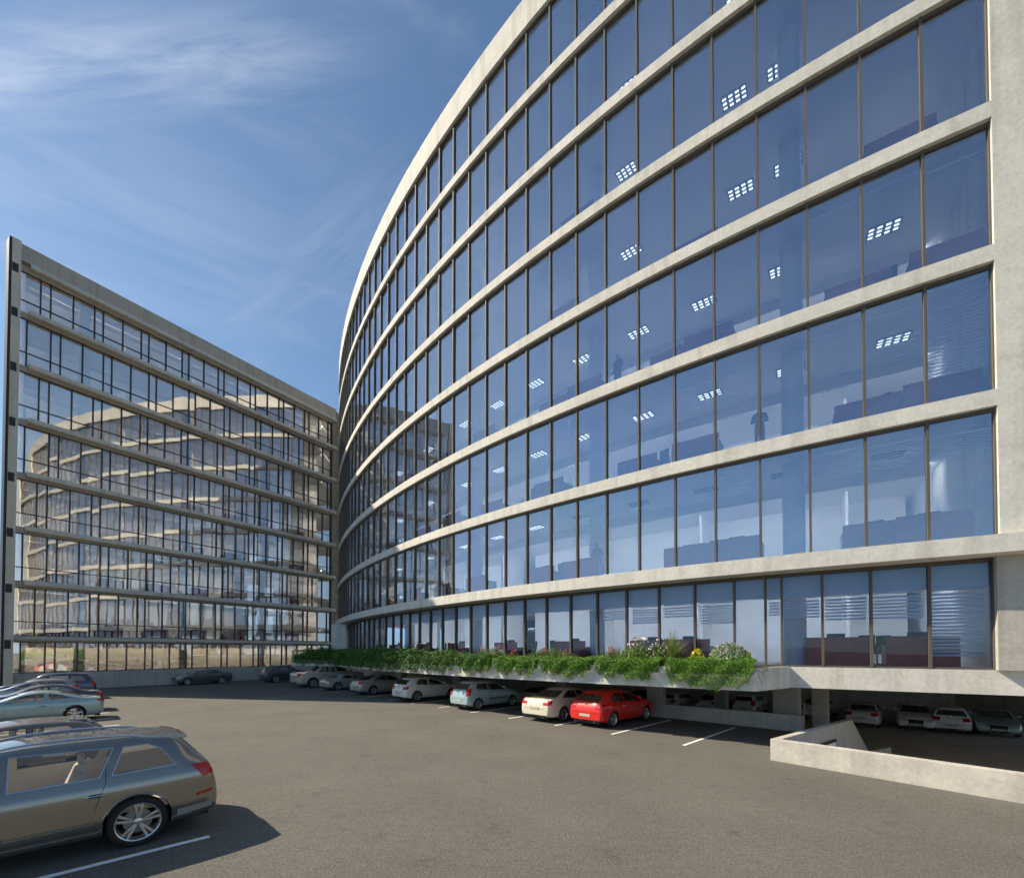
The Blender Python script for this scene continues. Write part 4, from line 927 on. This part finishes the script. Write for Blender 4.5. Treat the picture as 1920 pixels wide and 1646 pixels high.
car('saloon', (-9.8, 31.3), 45, P_['sand'], 'sand-coloured saloon in the shade beside the white hatchback', 'car', group=g1)
car('hatch', (-5.8, 27.1), 45, P_['white'], 'white three-door hatchback at the edge of the shade', 'car', group=g1)
car('smallhatch', (-1.76, 23.2), 45, P_['ice'], 'pale ice-blue small hatchback with black side strip', 'car', group=g1)
car('saloon', (2.28, 19.5), 45, P_['cream'], 'cream saloon parked left of the red hatchback', 'car', group=g1)
car('hatch', (4.12, 18.0), 44, P_['red'], 'bright red three-door hatchback in the parked row', 'car', group=g1)
for (k, x, y, a, m, lb) in [
    ('saloon', 21.5, 27.2, 47, 'gwhite', 'white saloon seen from behind, first right of the two slim basement columns'),
    ('hatch', 25.2, 27.9, 230, 'gwhite', 'white car facing out of the basement between two rear-facing white cars'),
    ('hatch', 24.8, 25.1, 47, 'gwhite', 'white hatchback seen from behind near the right edge of the basement'),
    ('coupe', 28.2, 26.2, 228, 'teal', 'pale grey-green car facing out at the far right of the basement'),
    ('saloon', 20.7, 30.3, 47, 'gwhite', 'white saloon partly hidden by the column right of the handrail'),
    ('smallhatch', 16.9, 32.1, 46, 'gwhite', 'white small hatchback in the basement left of the wide column'),
    ('saloon', 14.7, 33.0, 46, 'gwhite', 'white saloon in the basement beside the white small hatchback'),
    ('hatch', 12.2, 34.2, 40, 'gwhite', 'white car in the basement crossed by a square column'),
    ('saloon', 10.2, 36.0, 46, 'dark', 'charcoal car in the basement behind the red hatchback'),
    ('hatch', 2.0, 38.5, 46, 'taupe', 'dim brown-grey car in the basement behind the cream saloon')]:
    car(k, (x, y), a, P_[m], lb, 'car', z=GZ, group=g3, anchor='c', sc_=.97)
for o in bpy.data.objects:
    if 'paint' in o: del o['paint']
# black protective strip on the ice-blue hatchback
# ------------------------------------------------------------------ planting
def leaves(name, P, size, mats, wts, parent=None, nrm=None, aspect=.55, up=.3):
    P = np.asarray(P, float); n = len(P)
    a = rng.normal(size=(n, 3)); a[:, 2] += up
    if nrm is not None: a += nrm * .8
    a /= np.linalg.norm(a, axis=1)[:, None]
    b = np.cross(a, rng.normal(size=(n, 3))); b /= np.linalg.norm(b, axis=1)[:, None]; c = np.cross(a, b)
    s_ = size * rng.uniform(.6, 1.35, (n, 1))
    V = np.stack([P - b * s_, P - c * s_ * aspect + a * s_ * .15, P + b * s_, P + c * s_ * aspect + a * s_ * .15], 1).reshape(-1, 3)
    me = bpy.data.meshes.new(name); me.vertices.add(4 * n); me.vertices.foreach_set('co', V.ravel())
    me.loops.add(4 * n); me.loops.foreach_set('vertex_index', np.arange(4 * n)); me.polygons.add(n)
    me.polygons.foreach_set('loop_start', np.arange(0, 4 * n, 4)); me.polygons.foreach_set('loop_total', np.full(n, 4))
    for m in mats: me.materials.append(m)
    me.polygons.foreach_set('material_index', rng.choice(len(mats), n, p=wts)); me.update(calc_edges=True)
    o = bpy.data.objects.new(name, me); C.objects.link(o)
    if parent: o.parent = parent
    return o
PL = pts; SEG = [(b - a).length for a, b in zip(PL[:-1], PL[1:])]; CUM = [0]
for q in SEG: CUM.append(CUM[-1] + q)
def along(u, out, z):     # u metres along the planter front from its right corner, out metres proud of the front panel
    u = min(max(u, 0), CUM[-1] - .001); k = max(i for i in range(len(SEG)) if CUM[i] <= u); t = (u - CUM[k]) / SEG[k]
    p = PL[k].lerp(PL[k + 1], t); d = (PL[k + 1] - PL[k]).normalized(); n = Vector((d.y, -d.x, 0)); 
    if n.dot(Vector((CX, CY, 0)) - p) > 0: n = -n
    return Vector((p.x + n.x * out, p.y + n.y * out, z))
def u_at(px):
    best = min((abs(to_px(along(u / 10, .2, 2.4))[0] - px), u / 10) for u in range(0, int(CUM[-1] * 10))); return best[1]
gaps = [1418, 1241, 1113, 1008, 924, 853, 786]
us_ = [u_at(g) for g in gaps] + [CUM[-1] - .1]
HL = ['bright green clipped hedge spilling over the right end of the planter', 'green hedge section above the gap right of the red hatchback', 'green hedge section directly above the red hatchback roof', 'green hedge section between the cream and pale ice-blue cars',
      'green hedge section above the pale ice-blue hatchback, half in shade', 'green hedge section, leaves darkened for shade, above the bonnet of the white hatchback', 'long green hedge, leaves darkened for shade, above the pickup and roadster']
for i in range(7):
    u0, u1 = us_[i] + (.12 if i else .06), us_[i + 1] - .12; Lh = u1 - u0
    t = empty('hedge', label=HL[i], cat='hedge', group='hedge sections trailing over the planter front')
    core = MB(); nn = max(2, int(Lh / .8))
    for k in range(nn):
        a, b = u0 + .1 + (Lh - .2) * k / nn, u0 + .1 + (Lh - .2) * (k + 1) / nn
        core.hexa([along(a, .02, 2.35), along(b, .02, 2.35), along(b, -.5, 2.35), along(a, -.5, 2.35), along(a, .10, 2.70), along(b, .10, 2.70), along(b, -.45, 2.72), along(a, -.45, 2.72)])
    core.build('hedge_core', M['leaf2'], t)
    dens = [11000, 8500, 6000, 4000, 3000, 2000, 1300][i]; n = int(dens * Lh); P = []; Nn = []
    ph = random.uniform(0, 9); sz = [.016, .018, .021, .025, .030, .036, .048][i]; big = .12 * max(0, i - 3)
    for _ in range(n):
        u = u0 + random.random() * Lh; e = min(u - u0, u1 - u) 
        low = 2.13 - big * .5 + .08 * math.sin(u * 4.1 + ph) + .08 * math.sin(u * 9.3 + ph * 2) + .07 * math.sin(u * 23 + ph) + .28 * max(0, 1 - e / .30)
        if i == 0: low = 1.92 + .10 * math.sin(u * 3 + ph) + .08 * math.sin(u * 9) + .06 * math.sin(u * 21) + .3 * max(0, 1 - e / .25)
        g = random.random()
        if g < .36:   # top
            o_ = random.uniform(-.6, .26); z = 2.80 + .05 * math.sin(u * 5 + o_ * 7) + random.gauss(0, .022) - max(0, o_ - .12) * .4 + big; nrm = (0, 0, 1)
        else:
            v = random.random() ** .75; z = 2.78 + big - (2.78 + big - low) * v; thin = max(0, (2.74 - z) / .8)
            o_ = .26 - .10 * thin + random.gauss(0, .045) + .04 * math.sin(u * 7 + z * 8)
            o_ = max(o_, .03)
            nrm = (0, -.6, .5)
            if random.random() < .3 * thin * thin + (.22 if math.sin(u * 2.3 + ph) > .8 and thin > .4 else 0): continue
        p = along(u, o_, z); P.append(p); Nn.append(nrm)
    leaves('foliage', P, sz, [M['leaf1'], M['leaf2'], M['leaf3']], [.46, .24, .30] if i < 4 else [.35, .57, .08] if i < 5 else [.18, .80, .02], t, np.array(Nn))  # darker mix on the left sections paints the shade into the leaves
def blades(name, base, hts, wd, mats, wts, parent=None, lean=.35):
    V = []; Fc = []; mi = []
    for (x, y, z), h in zip(base, hts):
        a = random.uniform(0, 2 * PI); l = random.gauss(0, lean) * h; b = random.uniform(0, 2 * PI); wx, wy = math.cos(b) * wd, math.sin(b) * wd; k = len(V)
        mx_, my_ = math.cos(a) * l, math.sin(a) * l
        V += [(x - wx, y - wy, z), (x + wx, y + wy, z), (x + wx * .8 + mx_ * .35, y + wy * .8 + my_ * .35, z + h * .6), (x - wx * .8 + mx_ * .35, y - wy * .8 + my_ * .35, z + h * .6), (x + mx_, y + my_, z + h)]
        Fc += [(k, k + 1, k + 2, k + 3), (k + 3, k + 2, k + 4)]; m = int(rng.choice(len(mats), p=wts)); mi += [m, m]
    s = MB(); s.v = V; s.f = Fc; s.m = mi; return s.build(name, mats, parent)
base = []; ht = []
for _ in range(20000):
    u = random.uniform(2.4, CUM[-1] - 3); p = along(u, -random.uniform(.35, 1.25), 2.48)
    base.append(tuple(p)); ht.append(random.uniform(.40, .78) * (.8 + .3 * math.sin(u * 1.7)))
tag(blades('planter_grass', base, ht, .010, [M['grass'], M['leaf1'], M['straw']], [.5, .32, .18], lean=.22), 'soft green grasses filling the planter behind the hedge', 'grass', kind='stuff')
def flower_plant(name, u, out, rad, h, petal, label, n=500, nf=60, fs=.03, leafm=('leaf1', 'grass'), grp=None, dome=False, z0=2.5, tall=0):
    t = empty(name, tuple(along(u, out, z0)), label=label, cat='flowering plant', group=grp)
    P = []; Fp = []
    for k in range(n):
        a = random.uniform(0, 2 * PI); e = math.acos(random.random()); r = (1 if dome else random.uniform(.4, 1)) * random.uniform(.86, 1.0)
        P.append((math.cos(a) * math.sin(e) * rad * r, math.sin(a) * math.sin(e) * rad * r, math.cos(e) * h * r))
    t.location.z += .16; leaves('foliage', P, .032, [M[leafm[0]], M[leafm[1]]], [.6, .4], t)
    s = MB()
    for k in range(7): a = random.uniform(0, 6.28); s.tube([(0, 0, 0), (math.cos(a) * rad * .4, math.sin(a) * rad * .4, h * .7)], .008, 5)
    s.build('stem', M['stem'], t)
    for k in range(nf):
        a = random.uniform(0, 2 * PI); e = math.acos(random.uniform(.05, 1)); Fp.append((math.cos(a) * math.sin(e) * rad * 1.02, math.sin(a) * math.sin(e) * rad * 1.02, math.cos(e) * h * 1.03 + tall * random.random()))
    leaves('blossom', Fp, fs, [M[petal[0]], M[petal[1]]], [.65, .35], t, aspect=.9)
    return t
flower_plant('flower_mound', u_at(1362), -.60, .66, .72, ('fv', 'fw'), 'round mound of small violet and cream flowers at the right end of the planter', 3000, 900, .020, ('leaf3', 'grass'), dome=True)
flower_plant('flower_mound', u_at(1398), -.25, .2, .45, ('fy', 'fy'), 'small yellow-green plant at the very right end of the planter', 400, 40, .018, ('leaf3', 'grass'))
flower_plant('yellow_flowers', u_at(1300), -.45, .24, .50, ('fy', 'fy'), 'small clump of bright yellow flowers left of the violet flower mound', 400, 260, .026, ('leaf3', 'grass'))
flower_plant('flower_shrub', u_at(1180), -.7, .62, .95, ('fw', 'fp'), 'tall loose shrub with white flowers left of the spiky palm', 1500, 110, .042, ('leaf1', 'grass'))
flower_plant('flower_shrub', u_at(1215), -.8, .40, .85, ('fw', 'fw'), 'smaller shrub with white flowers right beside the spiky palm', 700, 50, .036, ('leaf1', 'grass'))
for j, (px, rd, hh) in enumerate([(1130, .20, .62), (1046, .2, .55), (1002, .2, .55), (883, .22, .6), (942, .2, .5), (915, .3, .7)]):
    flower_plant('flower_clump', u_at(px), -.55, rd, hh, ('fp', 'redcloth') if j < 5 else ('fw', 'fp'), '%s from the right of the deep pink flower clumps in the planter' % ORD[j] if j < 5 else 'pale pink and white flower clump among the deep pink ones', 260, 90, .030, grp='pink flower clumps in the planter')
yp = empty('spiky_palm', tuple(along(u_at(1250), -.62, 2.62)), label='spiky palm with narrow arching grey-green blades between white flowers and violet mound', cat='palm')
s = MB()
for k in range(260):
    a = random.uniform(0, 2 * PI); e = random.uniform(.05, 1.35); Ln = random.uniform(.85, 1.2); dx, dy = math.cos(a), math.sin(a); w_ = .016; pr = None
    px_, py_ = -dy * w_, dx * w_; q = []
    for i in range(6):
        t_ = i / 5; r_ = Ln * t_ * math.sin(e) ; z_ = .18 + Ln * t_ * math.cos(e) - .30 * t_ * t_ * math.sin(e); ww = 1 - t_ * .92
        q += [(dx * r_ - px_ * ww, dy * r_ - py_ * ww, z_), (dx * r_ + px_ * ww, dy * r_ + py_ * ww, z_)]
    s.add(q, [(2 * i, 2 * i + 1, 2 * i + 3, 2 * i + 2) for i in range(5)], int(random.random() < .2))
s.build('blades', [M['palm'], M['straw']], yp); s = MB(); s.tube([(0, 0, 0), (0, 0, .22)], [.10, .08], 10); s.build('trunk', M['stem'], yp)
# dark shrubs in the shaded left half
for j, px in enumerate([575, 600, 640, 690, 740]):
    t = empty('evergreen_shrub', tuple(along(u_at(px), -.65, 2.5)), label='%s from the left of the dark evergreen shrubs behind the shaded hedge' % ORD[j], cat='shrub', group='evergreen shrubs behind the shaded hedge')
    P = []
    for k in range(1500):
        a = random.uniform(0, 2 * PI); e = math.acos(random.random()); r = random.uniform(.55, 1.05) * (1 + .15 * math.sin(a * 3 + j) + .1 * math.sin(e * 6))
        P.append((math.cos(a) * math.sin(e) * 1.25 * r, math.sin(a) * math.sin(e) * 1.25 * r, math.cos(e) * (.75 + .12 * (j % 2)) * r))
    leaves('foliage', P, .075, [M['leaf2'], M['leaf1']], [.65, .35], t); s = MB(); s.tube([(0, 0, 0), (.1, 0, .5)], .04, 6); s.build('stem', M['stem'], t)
# trailing tendril at the right end
tv = empty('trailing_vine', tuple(along(.02, .05, 2.55)), label='thin curly bare tendril over the pale end of the planter', cat='vine')
s = MB(); s.tube([(0, 0, 0), (.15, .05, -.12), (.32, .2, -.16), (.45, .3, -.08), (.5, .34, -.02), (.56, .38, -.05), (.57, .4, -.14)], .008, 5); s.tube([(0, 0, -.1), (.12, -.02, -.35), (.16, 0, -.5)], .007, 5); s.build('tendril', M['grass'], tv)
